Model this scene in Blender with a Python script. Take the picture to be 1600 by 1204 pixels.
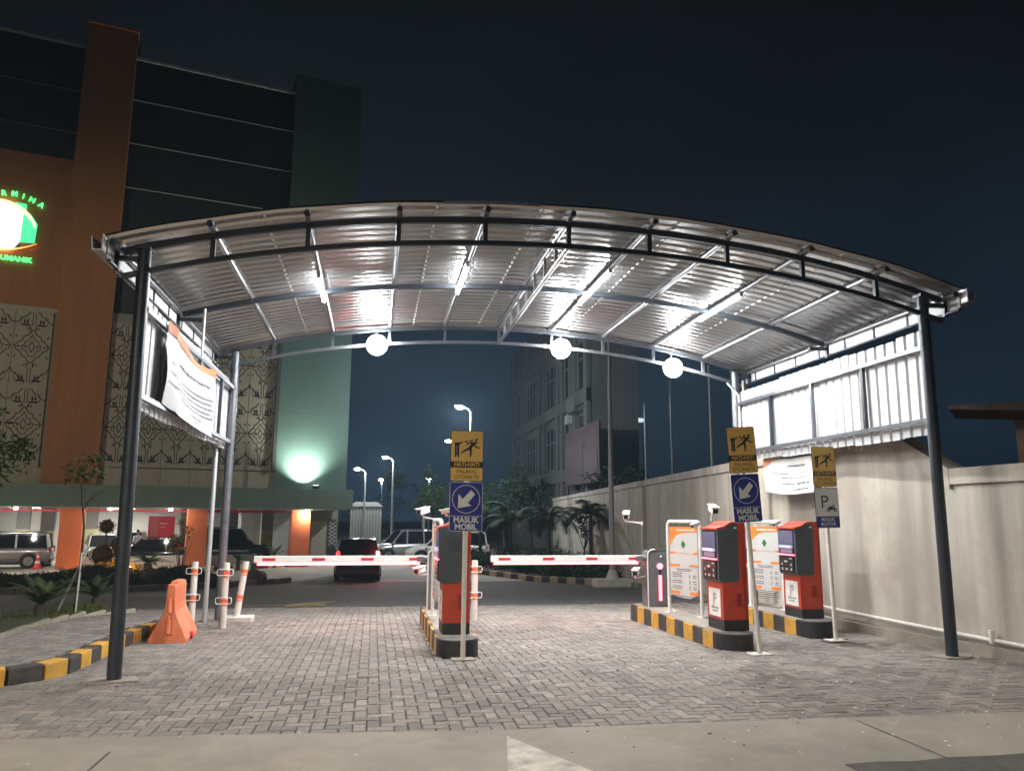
import bpy, bmesh, math, random
from math import sin, cos, pi, radians as R
from mathutils import Vector as V, Matrix as M4
random.seed(7)
S = bpy.context.scene
C = S.collection
for o in list(bpy.data.objects): bpy.data.objects.remove(o)

# ------------------------------------------------------------------ camera
F_PX, PITCH, YAW, ROLL, EYE = 1212.0, 0.1672, 0.1729, 0.006, 1.6
cd = bpy.data.cameras.new('camera'); cam = bpy.data.objects.new('camera', cd); C.objects.link(cam)
fw = V((sin(YAW)*cos(PITCH), cos(YAW)*cos(PITCH), sin(PITCH)))
r0 = V((cos(YAW), -sin(YAW), 0)); u0 = r0.cross(fw)
rt = cos(ROLL)*r0 + sin(ROLL)*u0; up = -sin(ROLL)*r0 + cos(ROLL)*u0
m = M4((rt, up, -fw)).transposed().to_4x4(); m.translation = V((0, 0, EYE))
cam.matrix_world = m
cd.sensor_fit = 'HORIZONTAL'; cd.sensor_width = 36; cd.lens = F_PX/1600*36
cd.clip_start = .1; cd.clip_end = 2000
S.camera = cam

# ------------------------------------------------------------------ night sky, exposure
w = bpy.data.worlds.new("World"); S.world = w; w.use_nodes = True
nt = w.node_tree; N = nt.nodes; L = nt.links
bg = N['Background']
tc = N.new('ShaderNodeTexCoord'); sp = N.new('ShaderNodeSeparateXYZ'); L.new(tc.outputs['Generated'], sp.inputs[0])
cr = N.new('ShaderNodeValToRGB'); L.new(sp.outputs['Z'], cr.inputs[0])
e = cr.color_ramp.elements
e[0].position = 0.0; e[0].color = (.0070, .0145, .0240, 1)
e[1].position = .75; e[1].color = (.0010, .0013, .0014, 1)
for p_, c_ in ((.22, (.0036, .0068, .0112, 1)), (.42, (.0019, .0026, .0036, 1))):
    n_ = e.new(p_); n_.color = c_
ns = N.new('ShaderNodeTexNoise'); ns.inputs['Scale'].default_value = 1.6; ns.inputs['Detail'].default_value = 3
L.new(tc.outputs['Generated'], ns.inputs['Vector'])
mr = N.new('ShaderNodeMapRange'); mr.inputs[1].default_value = .3; mr.inputs[2].default_value = .7
mr.inputs[3].default_value = .35; mr.inputs[4].default_value = 2.0; L.new(ns.outputs[0], mr.inputs[0])
mx = N.new('ShaderNodeVectorMath'); mx.operation = 'SCALE'; L.new(cr.outputs[0], mx.inputs[0]); L.new(mr.outputs[0], mx.inputs['Scale'])
L.new(mx.outputs[0], bg.inputs[0]); bg.inputs[1].default_value = 1.0
S.view_settings.view_transform = 'Standard'; S.view_settings.look = 'None'
S.view_settings.exposure = 0.85; S.view_settings.gamma = 1
S.render.engine = 'CYCLES'
cy = S.cycles; cy.use_denoising = True; cy.max_bounces = 7; cy.diffuse_bounces = 3; cy.glossy_bounces = 3
cy.transmission_bounces = 4; cy.transparent_max_bounces = 8; cy.sample_clamp_indirect = 4; cy.caustics_reflective = False; cy.caustics_refractive = False
cy.use_light_tree = True

# ------------------------------------------------------------------ materials
MATS = {}
def mat(name, col, rough=.6, metal=0., var=0., scale=6., bump=0., bscale=60., emit=None, es=0., stain=None, stain_s=1., spec=None, coat=0., streak=0., alpha=1.):
    if name in MATS: return MATS[name]
    m = bpy.data.materials.new(name); MATS[name] = m; m.use_nodes = True
    nt = m.node_tree; N = nt.nodes; L = nt.links; b = N['Principled BSDF']
    b.inputs['Base Color'].default_value = (*col, 1); b.inputs['Roughness'].default_value = rough; b.inputs['Metallic'].default_value = metal
    if spec is not None: b.inputs['Specular IOR Level'].default_value = spec
    if coat: b.inputs['Coat Weight'].default_value = coat; b.inputs['Coat Roughness'].default_value = .08
    if emit: b.inputs['Emission Color'].default_value = (*emit, 1); b.inputs['Emission Strength'].default_value = es
    if alpha < 1: b.inputs['Alpha'].default_value = alpha
    cur = None
    if var or stain or bump or streak:
        tc = N.new('ShaderNodeTexCoord')
    if var or stain or streak:
        n = N.new('ShaderNodeTexNoise'); n.inputs['Scale'].default_value = scale; n.inputs['Detail'].default_value = 6; n.inputs['Roughness'].default_value = .65
        L.new(tc.outputs['Object'], n.inputs['Vector'])
        r = N.new('ShaderNodeMapRange'); r.inputs[1].default_value = .3; r.inputs[2].default_value = .7; r.inputs[3].default_value = 1-var; r.inputs[4].default_value = 1+var
        L.new(n.outputs[0], r.inputs[0])
        vm = N.new('ShaderNodeVectorMath'); vm.operation = 'SCALE'; vm.inputs[0].default_value = col; L.new(r.outputs[0], vm.inputs['Scale'])
        cur = vm.outputs[0]
        if streak:
            mp = N.new('ShaderNodeMapping'); mp.inputs['Scale'].default_value = (1.6, 1.6, .12); L.new(tc.outputs['Object'], mp.inputs[0])
            n3 = N.new('ShaderNodeTexNoise'); n3.inputs['Scale'].default_value = 2.2; n3.inputs['Detail'].default_value = 5; L.new(mp.outputs[0], n3.inputs['Vector'])
            r3 = N.new('ShaderNodeMapRange'); r3.inputs[1].default_value = .35; r3.inputs[2].default_value = .7; r3.inputs[3].default_value = 1+streak*.4; r3.inputs[4].default_value = 1-streak
            L.new(n3.outputs[0], r3.inputs[0])
            v3 = N.new('ShaderNodeVectorMath'); v3.operation = 'SCALE'; L.new(cur, v3.inputs[0]); L.new(r3.outputs[0], v3.inputs['Scale']); cur = v3.outputs[0]
        if stain:
            n2 = N.new('ShaderNodeTexNoise'); n2.inputs['Scale'].default_value = stain_s; n2.inputs['Detail'].default_value = 8; n2.inputs['Roughness'].default_value = .7
            L.new(tc.outputs['Object'], n2.inputs['Vector'])
            r2 = N.new('ShaderNodeMapRange'); r2.inputs[1].default_value = .46; r2.inputs[2].default_value = .68; L.new(n2.outputs[0], r2.inputs[0])
            mi = N.new('ShaderNodeMix'); mi.data_type = 'RGBA'; mi.inputs[7].default_value = (*stain, 1)
            L.new(r2.outputs[0], mi.inputs[0]); L.new(cur, mi.inputs[6]); cur = mi.outputs[2]
        L.new(cur, b.inputs['Base Color'])
        rr = N.new('ShaderNodeMapRange'); rr.inputs[1].default_value = .3; rr.inputs[2].default_value = .7
        rr.inputs[3].default_value = max(.02, rough-.08); rr.inputs[4].default_value = min(1, rough+.08); L.new(n.outputs[0], rr.inputs[0]); L.new(rr.outputs[0], b.inputs['Roughness'])
    if bump:
        nb = N.new('ShaderNodeTexNoise'); nb.inputs['Scale'].default_value = bscale; nb.inputs['Detail'].default_value = 4; L.new(tc.outputs['Object'], nb.inputs['Vector'])
        bp = N.new('ShaderNodeBump'); bp.inputs['Strength'].default_value = bump; bp.inputs['Distance'].default_value = .01
        L.new(nb.outputs[0], bp.inputs['Height']); L.new(bp.outputs[0], b.inputs['Normal'])
    return m

def paver_mat(name, col):
    m = mat(name, col, .78, bump=.35, bscale=90, spec=.3)
    nt = m.node_tree; N = nt.nodes; L = nt.links; b = N['Principled BSDF']
    at = N.new('ShaderNodeAttribute'); at.attribute_name = 'tone'
    tc = N.new('ShaderNodeTexCoord')
    n = N.new('ShaderNodeTexNoise'); n.inputs['Scale'].default_value = .55; n.inputs['Detail'].default_value = 7; n.inputs['Roughness'].default_value = .65
    L.new(tc.outputs['Object'], n.inputs['Vector'])
    r = N.new('ShaderNodeMapRange'); r.inputs[1].default_value = .32; r.inputs[2].default_value = .68; r.inputs[3].default_value = .80; r.inputs[4].default_value = 1.2
    L.new(n.outputs[0], r.inputs[0])
    n2 = N.new('ShaderNodeTexNoise'); n2.inputs['Scale'].default_value = 24; n2.inputs['Detail'].default_value = 5; L.new(tc.outputs['Object'], n2.inputs['Vector'])
    r2 = N.new('ShaderNodeMapRange'); r2.inputs[1].default_value = .3; r2.inputs[2].default_value = .7; r2.inputs[3].default_value = .8; r2.inputs[4].default_value = 1.18
    L.new(n2.outputs[0], r2.inputs[0])
    mu = N.new('ShaderNodeMath'); mu.operation = 'MULTIPLY'; L.new(r.outputs[0], mu.inputs[0]); L.new(r2.outputs[0], mu.inputs[1])
    vm = N.new('ShaderNodeVectorMath'); vm.operation = 'SCALE'; L.new(at.outputs['Color'], vm.inputs[0]); L.new(mu.outputs[0], vm.inputs['Scale'])
    L.new(vm.outputs[0], b.inputs['Base Color'])
    return m

def leaf_mat(name, c1, c2, rough=.75):
    m = mat(name, c1, rough, spec=.2); nt = m.node_tree; N = nt.nodes; L = nt.links; b = N['Principled BSDF']
    tc = N.new('ShaderNodeTexCoord'); n = N.new('ShaderNodeTexNoise'); n.inputs['Scale'].default_value = 5; n.inputs['Detail'].default_value = 5
    L.new(tc.outputs['Object'], n.inputs['Vector'])
    r = N.new('ShaderNodeMapRange'); r.inputs[1].default_value = .35; r.inputs[2].default_value = .65; L.new(n.outputs[0], r.inputs[0])
    mi = N.new('ShaderNodeMix'); mi.data_type = 'RGBA'; mi.inputs[6].default_value = (*c1, 1); mi.inputs[7].default_value = (*c2, 1)
    L.new(r.outputs[0], mi.inputs[0]); L.new(mi.outputs[2], b.inputs['Base Color'])
    return m

PAVER = paver_mat('grey concrete paver', (.2, .19, .185))
JOINT = mat('sand joint', (.075, .068, .06), .95, var=.3, scale=9)
CONC = mat('worn concrete', (.30, .27, .235), .85, var=.12, scale=1.3, bump=.25, bscale=70, stain=(.19, .172, .152), stain_s=.45, spec=.25)
CONC2 = mat('yard concrete', (.36, .33, .29), .8, var=.2, scale=.6, bump=.2, bscale=30, stain=(.17, .16, .15), stain_s=.2)
ASPH = mat('asphalt', (.090, .080, .073), .8, var=.25, scale=1.2, bump=.3, bscale=80, stain=(.085, .075, .068), stain_s=.3, spec=.3)
SOIL = mat('soil', (.045, .038, .03), .95, var=.4, scale=6, bump=.6, bscale=20)
WALLP = mat('cream wall paint', (.44, .405, .35), .8, var=.05, scale=1.2, bump=.12, bscale=35, stain=(.33, .29, .245), stain_s=.8, streak=.30)
WALLB = mat('stained wall foot', (.28, .25, .21), .9, var=.25, scale=3, bump=.3, bscale=30, stain=(.1, .09, .08), stain_s=1.5)
CREAM = mat('cream band', (.34, .30, .22), .75, var=.06, scale=.8, streak=.1)
POLE = mat('lamp post grey', (.35, .37, .38), .45, .4)
STEEL = mat('charcoal painted steel', (.036, .043, .054), .38, .35, var=.15, scale=8)
STEEL2 = mat('grey painted steel', (.15, .16, .18), .35, .5, var=.12, scale=8)
GALV = mat('galvanised steel', (.34, .345, .36), .34, .8, var=.12, scale=5)
SHEET = mat('zinc roof sheet', (.56, .545, .535), .27, .88)
SIDE = mat('zinc wall sheet', (.66, .67, .68), .6, .05, var=.03, scale=3)
GUT = mat('gutter sheet', (.50, .49, .48), .4, .6, var=.1, scale=3)
WHITE = mat('white paint', (.78, .77, .74), .45, var=.06, scale=8)
OFFW = mat('dirty white', (.62, .60, .56), .6, var=.12, scale=9)
BLACK = mat('black paint', (.022, .022, .024), .55, var=.25, scale=10)
KBLK = mat('worn black kerb paint', (.045, .043, .043), .7, var=.35, scale=9, stain=(.09, .08, .07), stain_s=4, bump=.2)
KYEL = mat('worn yellow kerb paint', (.62, .33, .045), .65, var=.18, scale=9, stain=(.36, .22, .07), stain_s=4, bump=.2)
KTOP = mat('kerb concrete', (.26, .235, .21), .85, var=.2, scale=7, bump=.2)
RED = mat('kiosk red', (.50, .050, .018), .38, var=.10, scale=5, coat=.2, stain=(.36, .04, .02), stain_s=3.5, streak=.12)
SLATE = mat('kiosk slate', (.058, .068, .082), .42, var=.08, scale=5)
CABG = mat('cabinet grey', (.15, .15, .16), .42, .2, var=.1, scale=5)
YSIGN = mat('sign yellow', (.70, .45, .12), .35, var=.04, scale=8)
BSIGN = mat('sign blue', (.018, .028, .22), .35, var=.05, scale=8)
WSIGN = mat('sign white', (.62, .64, .64), .35, var=.04, scale=8)
INK = mat('sign black', (.012, .012, .012), .4)
ORNG = mat('orange print', (.80, .24, .045), .45)
GRN = mat('green print', (.03, .17, .05), .45)
GREYT = mat('grey print', (.10, .10, .11), .5)
REDP = mat('red paint', (.60, .02, .03), .45)
PLAST = mat('orange plastic', (.72, .20, .085), .5, var=.14, scale=5, stain=(.62, .30, .2), stain_s=2.5)
ORNB = mat('orange banner print', (.46, .13, .04), .6)
BANW = mat('banner cloth', (.40, .40, .42), .6, var=.03, scale=3)
FADE = mat('faded orange print', (.85, .42, .22), .6)
LETT = mat('faded grey print', (.10, .10, .12), .6)
LENS = mat('dark lens', (.015, .015, .018), .12)
TUBE = mat('lit tube', (1, 1, 1), .5, emit=(.93, .97, 1), es=90)
FLOOD = mat('lit floodlight', (1, 1, 1), .5, emit=(.94, .98, 1), es=130)
LEDR = mat('lit red strip', (1, .3, .3), .5, emit=(1, .03, .06), es=16)
LEDW = mat('lit pale strip', (1, .6, .6), .5, emit=(1, .36, .34), es=1.9)
LEDP = mat('lit pink bar', (1, .3, .3), .5, emit=(1, .10, .17), es=3.2)
SCREEN = mat('kiosk screen', (.05, .05, .08), .12, emit=(.20, .17, .30), es=.3)
SCREEN2 = mat('kiosk slot', (.5, .55, .7), .3, .4, emit=(.55, .6, .85), es=.35)

# ------------------------------------------------------------------ mesh helpers
class MB:
    def __init__(s): s.v = []; s.f = []; s.m = []; s.mats = []; s.sm = []; s.T = M4()
    def mi(s, m):
        if m not in s.mats: s.mats.append(m)
        return s.mats.index(m)
    def add(s, vs, fs, m, smooth=False):
        b = len(s.v); s.v += [s.T @ V(p) for p in vs]; k = s.mi(m)
        for f in fs: s.f.append([b+i for i in f]); s.m.append(k); s.sm.append(smooth)
    def box(s, c, d, m, rz=0, bev=0, rx=0, ry=0):
        x, y, z = d[0]/2, d[1]/2, d[2]/2
        T = M4.Translation(V(c)) @ M4.Rotation(rz, 4, 'Z') @ M4.Rotation(ry, 4, 'Y') @ M4.Rotation(rx, 4, 'X')
        if not bev:
            vs = [T @ V((a*x, b*y, e*z)) for a, b, e in ((-1,-1,-1),(1,-1,-1),(1,1,-1),(-1,1,-1),(-1,-1,1),(1,-1,1),(1,1,1),(-1,1,1))]
            s.add(vs, [(0,3,2,1),(4,5,6,7),(0,1,5,4),(1,2,6,5),(2,3,7,6),(3,0,4,7)], m); return
        bm = bmesh.new(); bmesh.ops.create_cube(bm, size=1)
        for v in bm.verts: v.co = V((v.co.x*d[0], v.co.y*d[1], v.co.z*d[2]))
        bmesh.ops.bevel(bm, geom=list(bm.edges), offset=min(bev, min(d)*.45), segments=2, profile=.6, affect='EDGES')
        bm.verts.index_update()
        s.add([T @ v.co for v in bm.verts], [[v.index for v in f.verts] for f in bm.faces], m); bm.free()
    def b2(s, x0, x1, y0, y1, z0, z1, m, bev=0):
        s.box(((x0+x1)/2, (y0+y1)/2, (z0+z1)/2), (x1-x0, y1-y0, z1-z0), m, bev=bev)
    def tube(s, pts, r, m, n=8, cap=True, smooth=True):
        pts = [V(p) for p in pts]; k = len(pts)
        rs = r if isinstance(r, (list, tuple)) else [r]*k
        vs = []; prev = None
        for i, p in enumerate(pts):
            d = (pts[min(i+1, k-1)]-pts[max(i-1, 0)]).normalized()
            if prev is None:
                a = V((0, 0, 1)) if abs(d.z) < .9 else V((0, 1, 0))
                x = d.cross(a).normalized()
            else: x = (prev-d*prev.dot(d)).normalized()
            prev = x; y = d.cross(x)
            for j in range(n):
                t = 2*pi*j/n; vs.append(p+(x*cos(t)+y*sin(t))*rs[i])
        fs = [(i*n+j, i*n+(j+1) % n, (i+1)*n+(j+1) % n, (i+1)*n+j) for i in range(k-1) for j in range(n)]
        s.add(vs, fs, m, smooth)
        if cap: s.add(vs[:n], [tuple(range(n))[::-1]], m); s.add(vs[-n:], [tuple(range(n))], m)
    def bar(s, p0, p1, wd, ht, m, upv=(0, 0, 1)):
        p0, p1 = V(p0), V(p1); d = (p1-p0).normalized(); x = d.cross(V(upv)).normalized(); y = x.cross(d)
        vs = [p+x*a*wd/2+y*b*ht/2 for p in (p0, p1) for a, b in ((-1,-1),(1,-1),(1,1),(-1,1))]
        s.add(vs, [(0,1,2,3),(7,6,5,4),(0,4,5,1),(1,5,6,2),(2,6,7,3),(3,7,4,0)], m)
    def prism(s, poly, a0, a1, m, axis='z', ms=None):
        n = len(poly)
        def P(p, a): return {'z': (p[0], p[1], a), 'y': (p[0], a, p[1]), 'x': (a, p[0], p[1])}[axis]
        vs = [P(p, a0) for p in poly]+[P(p, a1) for p in poly]
        s.add(vs, [tuple(range(n))[::-1], tuple(range(n, 2*n))], m)
        for i in range(n):
            j = (i+1) % n
            s.add([vs[i], vs[j], vs[j+n], vs[i+n]], [(0, 1, 2, 3)], ms[i] if ms else m)
    def ball(s, c, r, m, nu=14, nv=9, sc=(1, 1, 1)):
        vs = []; fs = []
        for i in range(nv+1):
            a = pi*i/nv
            for j in range(nu):
                b = 2*pi*j/nu; vs.append((c[0]+r*sc[0]*sin(a)*cos(b), c[1]+r*sc[1]*sin(a)*sin(b), c[2]+r*sc[2]*cos(a)))
        for i in range(nv):
            for j in range(nu): fs.append((i*nu+j, (i+1)*nu+j, (i+1)*nu+(j+1) % nu, i*nu+(j+1) % nu))
        s.add(vs, fs, m, True)
    def poly(s, pts, m): s.add(pts, [tuple(range(len(pts)))], m)
    def text(s, txt, T, size, m, bold=0.0, ext=.0, sx=1., align='CENTER'):
        cu = bpy.data.curves.new('t', 'FONT'); cu.body = txt; cu.size = size; cu.align_x = align; cu.align_y = 'CENTER'; cu.offset = bold; cu.extrude = ext; cu.resolution_u = 3
        o = bpy.data.objects.new('t', cu); me = bpy.data.meshes.new_from_object(o)
        Sx = M4.Diagonal((sx, 1, 1, 1))
        s.add([T @ Sx @ v.co for v in me.vertices], [list(p.vertices) for p in me.polygons], m)
        bpy.data.objects.remove(o); bpy.data.curves.remove(cu); bpy.data.meshes.remove(me)
    def build(s, name, parent=None, **kw):
        me = bpy.data.meshes.new(name); me.from_pydata(s.v, [], s.f)
        for m in s.mats: me.materials.append(m)
        me.polygons.foreach_set('material_index', s.m); me.polygons.foreach_set('use_smooth', s.sm)
        me.update(); o = bpy.data.objects.new(name, me); C.objects.link(o)
        if parent: o.parent = parent
        for k, v in kw.items(): o[k] = v
        return o
def one(name, parent, m, fn, **kw):
    b = MB(); fn(b, m); return b.build(name, parent, **kw)
def thing(name, label, cat, loc=(0, 0, 0), rz=0, group=None, rx=0, ry=0):
    o = bpy.data.objects.new(name, None); C.objects.link(o); o.location = loc; o.rotation_euler = (rx, ry, rz); o.empty_display_size = .2
    o['label'] = label; o['category'] = cat
    if group: o['group'] = group
    return o
def tag(o, label, cat, group=None):
    o['label'] = label; o['category'] = cat
    if group: o['group'] = group
    return o
def copy_tree(o, parent=None):
    c = o.copy(); C.objects.link(c)
    if parent: c.parent = parent
    for ch in list(o.children): copy_tree(ch, c)
    return c
def struct(o): o['kind'] = 'structure'; return o
RX90 = M4.Rotation(pi/2, 4, 'X')          # text upright, facing -Y
def lamp(name, kind, loc, energy, col, parent=None, **kw):
    l = bpy.data.lights.new(name, kind); l.energy = energy; l.color = col
    for k, v in kw.items(): setattr(l, k, v)
    o = bpy.data.objects.new(name, l); C.objects.link(o); o.location = loc
    if parent: o.parent = parent
    return o
def interp(x, xs, ys):
    if x <= xs[0]: return ys[0]
    for i in range(len(xs)-1):
        if x <= xs[i+1]: return ys[i]+(ys[i+1]-ys[i])*(x-xs[i])/(xs[i+1]-xs[i])
    return ys[-1]
def gz(y): return interp(y, [-50, 8.5, 13.7, 32, 400], [0, 0, -.1, -1., -1.])

# ------------------------------------------------------------------ GROUND
def sheet(name, xs, ys, dz, m, fx=None):
    b = MB(); vs = []; nx = len(xs)
    for y in ys:
        for x in xs: vs.append((x, y, gz(y)+dz))
    fs = [(j*nx+i, j*nx+i+1, (j+1)*nx+i+1, (j+1)*nx+i) for j in range(len(ys)-1) for i in range(nx-1)]
    b.add(vs, fs, m); return struct(b.build(name))
sheet('ground', [-400, -60, 60, 400], [-100, -50, 8.5, 13.7, 32, 90, 400], -.09, SOIL)
def strip_poly(name, pts, dz, m):            # a sheet cut along the bends of the slope
    bm = bmesh.new(); bm.faces.new([bm.verts.new((x, y, 0)) for x, y in pts])
    for yc in (8.5, 13.7, 20, 26, 32):
        bmesh.ops.bisect_plane(bm, geom=bm.verts[:]+bm.edges[:]+bm.faces[:], plane_co=(0, yc, 0), plane_no=(0, 1, 0))
    for v in bm.verts: v.co.z = gz(v.co.y)+dz
    bmesh.ops.recalc_face_normals(bm, faces=bm.faces)
    me = bpy.data.meshes.new(name); bm.to_mesh(me); bm.free(); me.materials.append(m)
    for p in me.polygons:
        if p.normal.z < 0: p.flip()
    o = bpy.data.objects.new(name, me); C.objects.link(o); return struct(o)
strip_poly('front_road', [(-60, -30), (60, -30), (60, 2.9), (7.6, 6.0), (5.5, 6.06), (1.1, 6.16), (-2.64, 6.45), (-14, 6.9), (-60, 7.2)], .006, CONC)
strip_poly('inner_road', [(-60, 17.2), (-5.2, 17.2), (-5.2, 16.9), (7.9, 16.4), (10.0, 33), (4.6, 32.2), (0, 32.6), (-1.9, 33.4), (-3.4, 32.9), (-6.5, 31.2), (-11, 29), (-60, 29)], -.02, ASPH)
strip_poly('yard', [(-60, 29), (-11, 29), (-6.5, 31.2), (-3.4, 32.9), (-1.9, 33.4), (0, 32.6), (4.6, 32.2), (10, 33), (9.0, 150), (-70, 150)], -.016, CONC2)
# arrow head painted on the road
b = MB(); b.poly([(.80, 4.6, .011), (1.02, 5.97, .011), (1.66, 4.6, .011)], mat('worn road paint', (.50, .46, .41), .8, var=.25, scale=7, stain=(.26, .24, .22), stain_s=5)); struct(b.build('road_marking'))
b = MB(); YP = mat('worn yellow road paint', (.30, .22, .07), .8, var=.3, scale=5, stain=(.12, .1, .06), stain_s=3)
for P in ([(-1.75, 17.35), (-.95, 17.5), (-1.0, 18.5), (-.75, 18.9), (-1.1, 19.2), (-1.5, 18.7), (-1.85, 18.0)], [(-3.2, 17.75), (-1.8, 17.85), (-1.8, 18.0), (-3.2, 17.9)]):
    b.poly([(x, y, gz(y)-.008) for x, y in P], YP)
struct(b.build('yellow_marking'))
b = MB()
for x_, sl in ((-1.75, .03), (3.9, -.04)): b.poly([(x_, 2.0, .0095), (x_+.014, 2.0, .0095), (x_+.014+sl, 6.0, .0095), (x_+sl, 6.0, .0095)], JOINT)
struct(b.build('road_joint'))
# dark broken asphalt edge in the lower right
pts = [(3.1, 4.98), (3.35, 5.0), (3.6, 4.97), (3.9, 5.01), (4.3, 5.0), (4.7, 5.03), (6.5, 5.05), (6.5, 3.8), (3.1, 3.8)]
b = MB(); b.poly([(x, y, .010) for x, y in pts][::-1], mat('broken asphalt', (.07, .065, .06), .9, var=.4, scale=8, bump=.6, bscale=40)); struct(b.build('road_patch'))

def inside(p, poly):
    x, y = p; r = False; j = len(poly)-1
    for i in range(len(poly)):
        a, b_ = poly[i], poly[j]
        if (a[1] > y) != (b_[1] > y) and x < (b_[0]-a[0])*(y-a[1])/(b_[1]-a[1])+a[0]: r = not r
        j = i
    return r
def pavers(name, poly, zf, tones, holes=(), cs=.105):
    rnd = random.Random(3)
    vs = []; fs = []; cols = []
    x0 = min(p[0] for p in poly); x1 = max(p[0] for p in poly); y0 = min(p[1] for p in poly); y1 = max(p[1] for p in poly)
    i0, i1, j0, j1 = int(x0/cs)-2, int(x1/cs)+2, int(y0/cs)-2, int(y1/cs)+2
    for j in range(j0, j1):
        for i in range(i0, i1):
            k = (i-j) % 4
            if k not in (0, 3): continue
            w_, h_ = (2, 1) if k == 0 else (1, 2)
            cx, cy_ = (i+w_/2)*cs, (j+h_/2)*cs
            if not inside((cx, cy_), poly) or any(inside((cx, cy_), h) for h in holes): continue
            g = .0042; c = .006; hx, hy = w_*cs/2-g, h_*cs/2-g
            z = zf(cy_)+rnd.uniform(-.0035, .0015); tx, ty = rnd.gauss(0, .010), rnd.gauss(0, .010)
            dx, dy = rnd.gauss(0, .0015), rnd.gauss(0, .0015); dr = rnd.gauss(0, .008)
            sl = (zf(cy_+.05)-zf(cy_-.05))/.1
            def P(a, b2, dz): return (cx+dx+a-b2*dr, cy_+dy+b2+a*dr, z+a*tx+b2*(ty+sl)+dz)
            b = len(vs)
            for s_ in ((-1,-1),(1,-1),(1,1),(-1,1)): vs.append(P(s_[0]*(hx-c), s_[1]*(hy-c), 0))
            for s_ in ((-1,-1),(1,-1),(1,1),(-1,1)): vs.append(P(s_[0]*hx, s_[1]*hy, -c))
            for s_ in ((-1,-1),(1,-1),(1,1),(-1,1)): vs.append(P(s_[0]*hx, s_[1]*hy, -.03))
            fl = [(0,1,2,3),(4,5,1,0),(5,6,2,1),(6,7,3,2),(7,4,0,3),(8,9,5,4),(9,10,6,5),(10,11,7,6),(11,8,4,7)]
            fs += [tuple(b+q for q in f) for f in fl]
            t = rnd.choice(tones); v = rnd.uniform(.84, 1.16); cols += [(t[0]*v, t[1]*v, t[2]*v)]*9
    me = bpy.data.meshes.new(name); me.from_pydata(vs, [], fs); me.materials.append(PAVER)
    at = me.color_attributes.new('tone', 'FLOAT_COLOR', 'CORNER')
    buf = []
    for p, c in zip(me.polygons, cols): buf += [*c, 1]*len(p.vertices)
    at.data.foreach_set('color', buf); me.update()
    o = bpy.data.objects.new(name, me); C.objects.link(o); return struct(o)
KERB = [(-9.6, 8.05), (-5.2, 8.1), (-4.0, 8.2), (-3.45, 8.38), (-3.2, 8.62), (-3.09, 8.95), (-3.08, 9.6), (-3.09, 10.3), (-3.10, 11.0), (-3.06, 11.7), (-3.02, 12.4)]
BED = [(-4.30, 9.2), (-4.46, 10.82), (-4.62, 13.3), (-4.66, 14.55), (-4.55, 15.36), (-4.32, 15.85)]
tones = [(.212, .194, .176), (.188, .173, .160), (.238, .212, .190), (.204, .191, .177), (.220, .192, .172), (.172, .160, .150)]
drive = [(-9.8, 6.2), (7.45, 5.7), (7.45, 8), (7.3, 11), (7.6, 14), (7.9, 16.6), (-5.3, 17.1), (-5.3, 15.9), (-3.3, 14), (-3.06, 12.4), (-3.06, 9), (-3.3, 8.5), (-3.9, 8.25), (-9.8, 8.1)]
isl_holes = [[(x+.05, 9.4), (x+.45, 9.4), (x+.45, 12.75), (x+.05, 12.75)] for x in (.78, 4.28, 5.98)]
pavers('paving', drive, lambda y: gz(y), tones, isl_holes)
def zwalk(y): return gz(y)+interp(y, [0, 12, 16.2, 40], [.145, .145, .0, .0])
walk = [(-9.8, 8.15), (-4.0, 8.35), (-3.5, 8.55), (-3.3, 8.8), (-3.22, 9.1), (-3.22, 11.7), (-3.16, 12.4), (-3.3, 14), (-4.1, 15.8), (-4.35, 15.85), (-4.6, 15.3), (-4.74, 14.55), (-4.7, 13.3), (-4.54, 10.8), (-4.4, 9.6), (-9.8, 9.6)]
pavers('sidewalk', walk, zwalk, tones)
b = MB()
for i in range(len(walk)): pass
ys = [5.6, 8.5, 11, 13.7, 17.3]
b.add([(x, y, gz(y)-.016) for y in ys for x in (-60, 8.2)], [(i*2, i*2+1, i*2+3, i*2+2) for i in range(4)], JOINT); struct(b.build('paving_bed'))
b = MB(); ys = [8.3, 10, 12, 13.7, 15.9]
xr = [-3.9, -3.25, -3.25, -3.3, -4.3]
b.add([p for y, x1 in zip(ys, xr) for p in ((-9.8, y, zwalk(y)-.016), (x1, y, zwalk(y)-.016))], [(i*2, i*2+1, i*2+3, i*2+2) for i in range(4)], JOINT); struct(b.build('sidewalk_bed'))
# black and yellow kerb of the left sidewalk
def kerb(name, path, wd, ht, seg, cols, zf, top=None):
    pts = [V((x, y)) for x, y in path]; out = []; acc = 0
    ln = sum((pts[i+1]-pts[i]).length for i in range(len(pts)-1)); n = max(1, round(ln/seg))
    def at(d):
        for i in range(len(pts)-1):
            l = (pts[i+1]-pts[i]).length
            if d <= l+1e-6: return pts[i].lerp(pts[i+1], d/l)
            d -= l
        return pts[-1]
    b = MB()
    for k in range(n):
        a, c = at(ln*k/n), at(ln*(k+1)/n); q = (a+c)/2; d = c-a
        mm = cols[k % len(cols)]
        T = M4.Translation(V((q.x, q.y, zf(q.y)+ht/2-.04))) @ M4.Rotation(math.atan2(d.y, d.x), 4, 'Z')
        b.T = T; b.box((0, 0, 0), (d.length-.006, wd, ht+.08), mm, bev=.02); b.T = M4()
    return struct(b.build(name))
kp = []
for i, p in enumerate(KERB): kp.append((p[0], p[1]))
kerb('left_kerb', kp[::-1], .16, .16, .31, [KBLK, KYEL], lambda y: gz(y))
kerb('bed_kerb', BED, .09, .11, .8, [mat('pale kerb', (.36, .33, .25), .85, var=.2, scale=8)], lambda y: zwalk(y)-.06)

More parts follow.
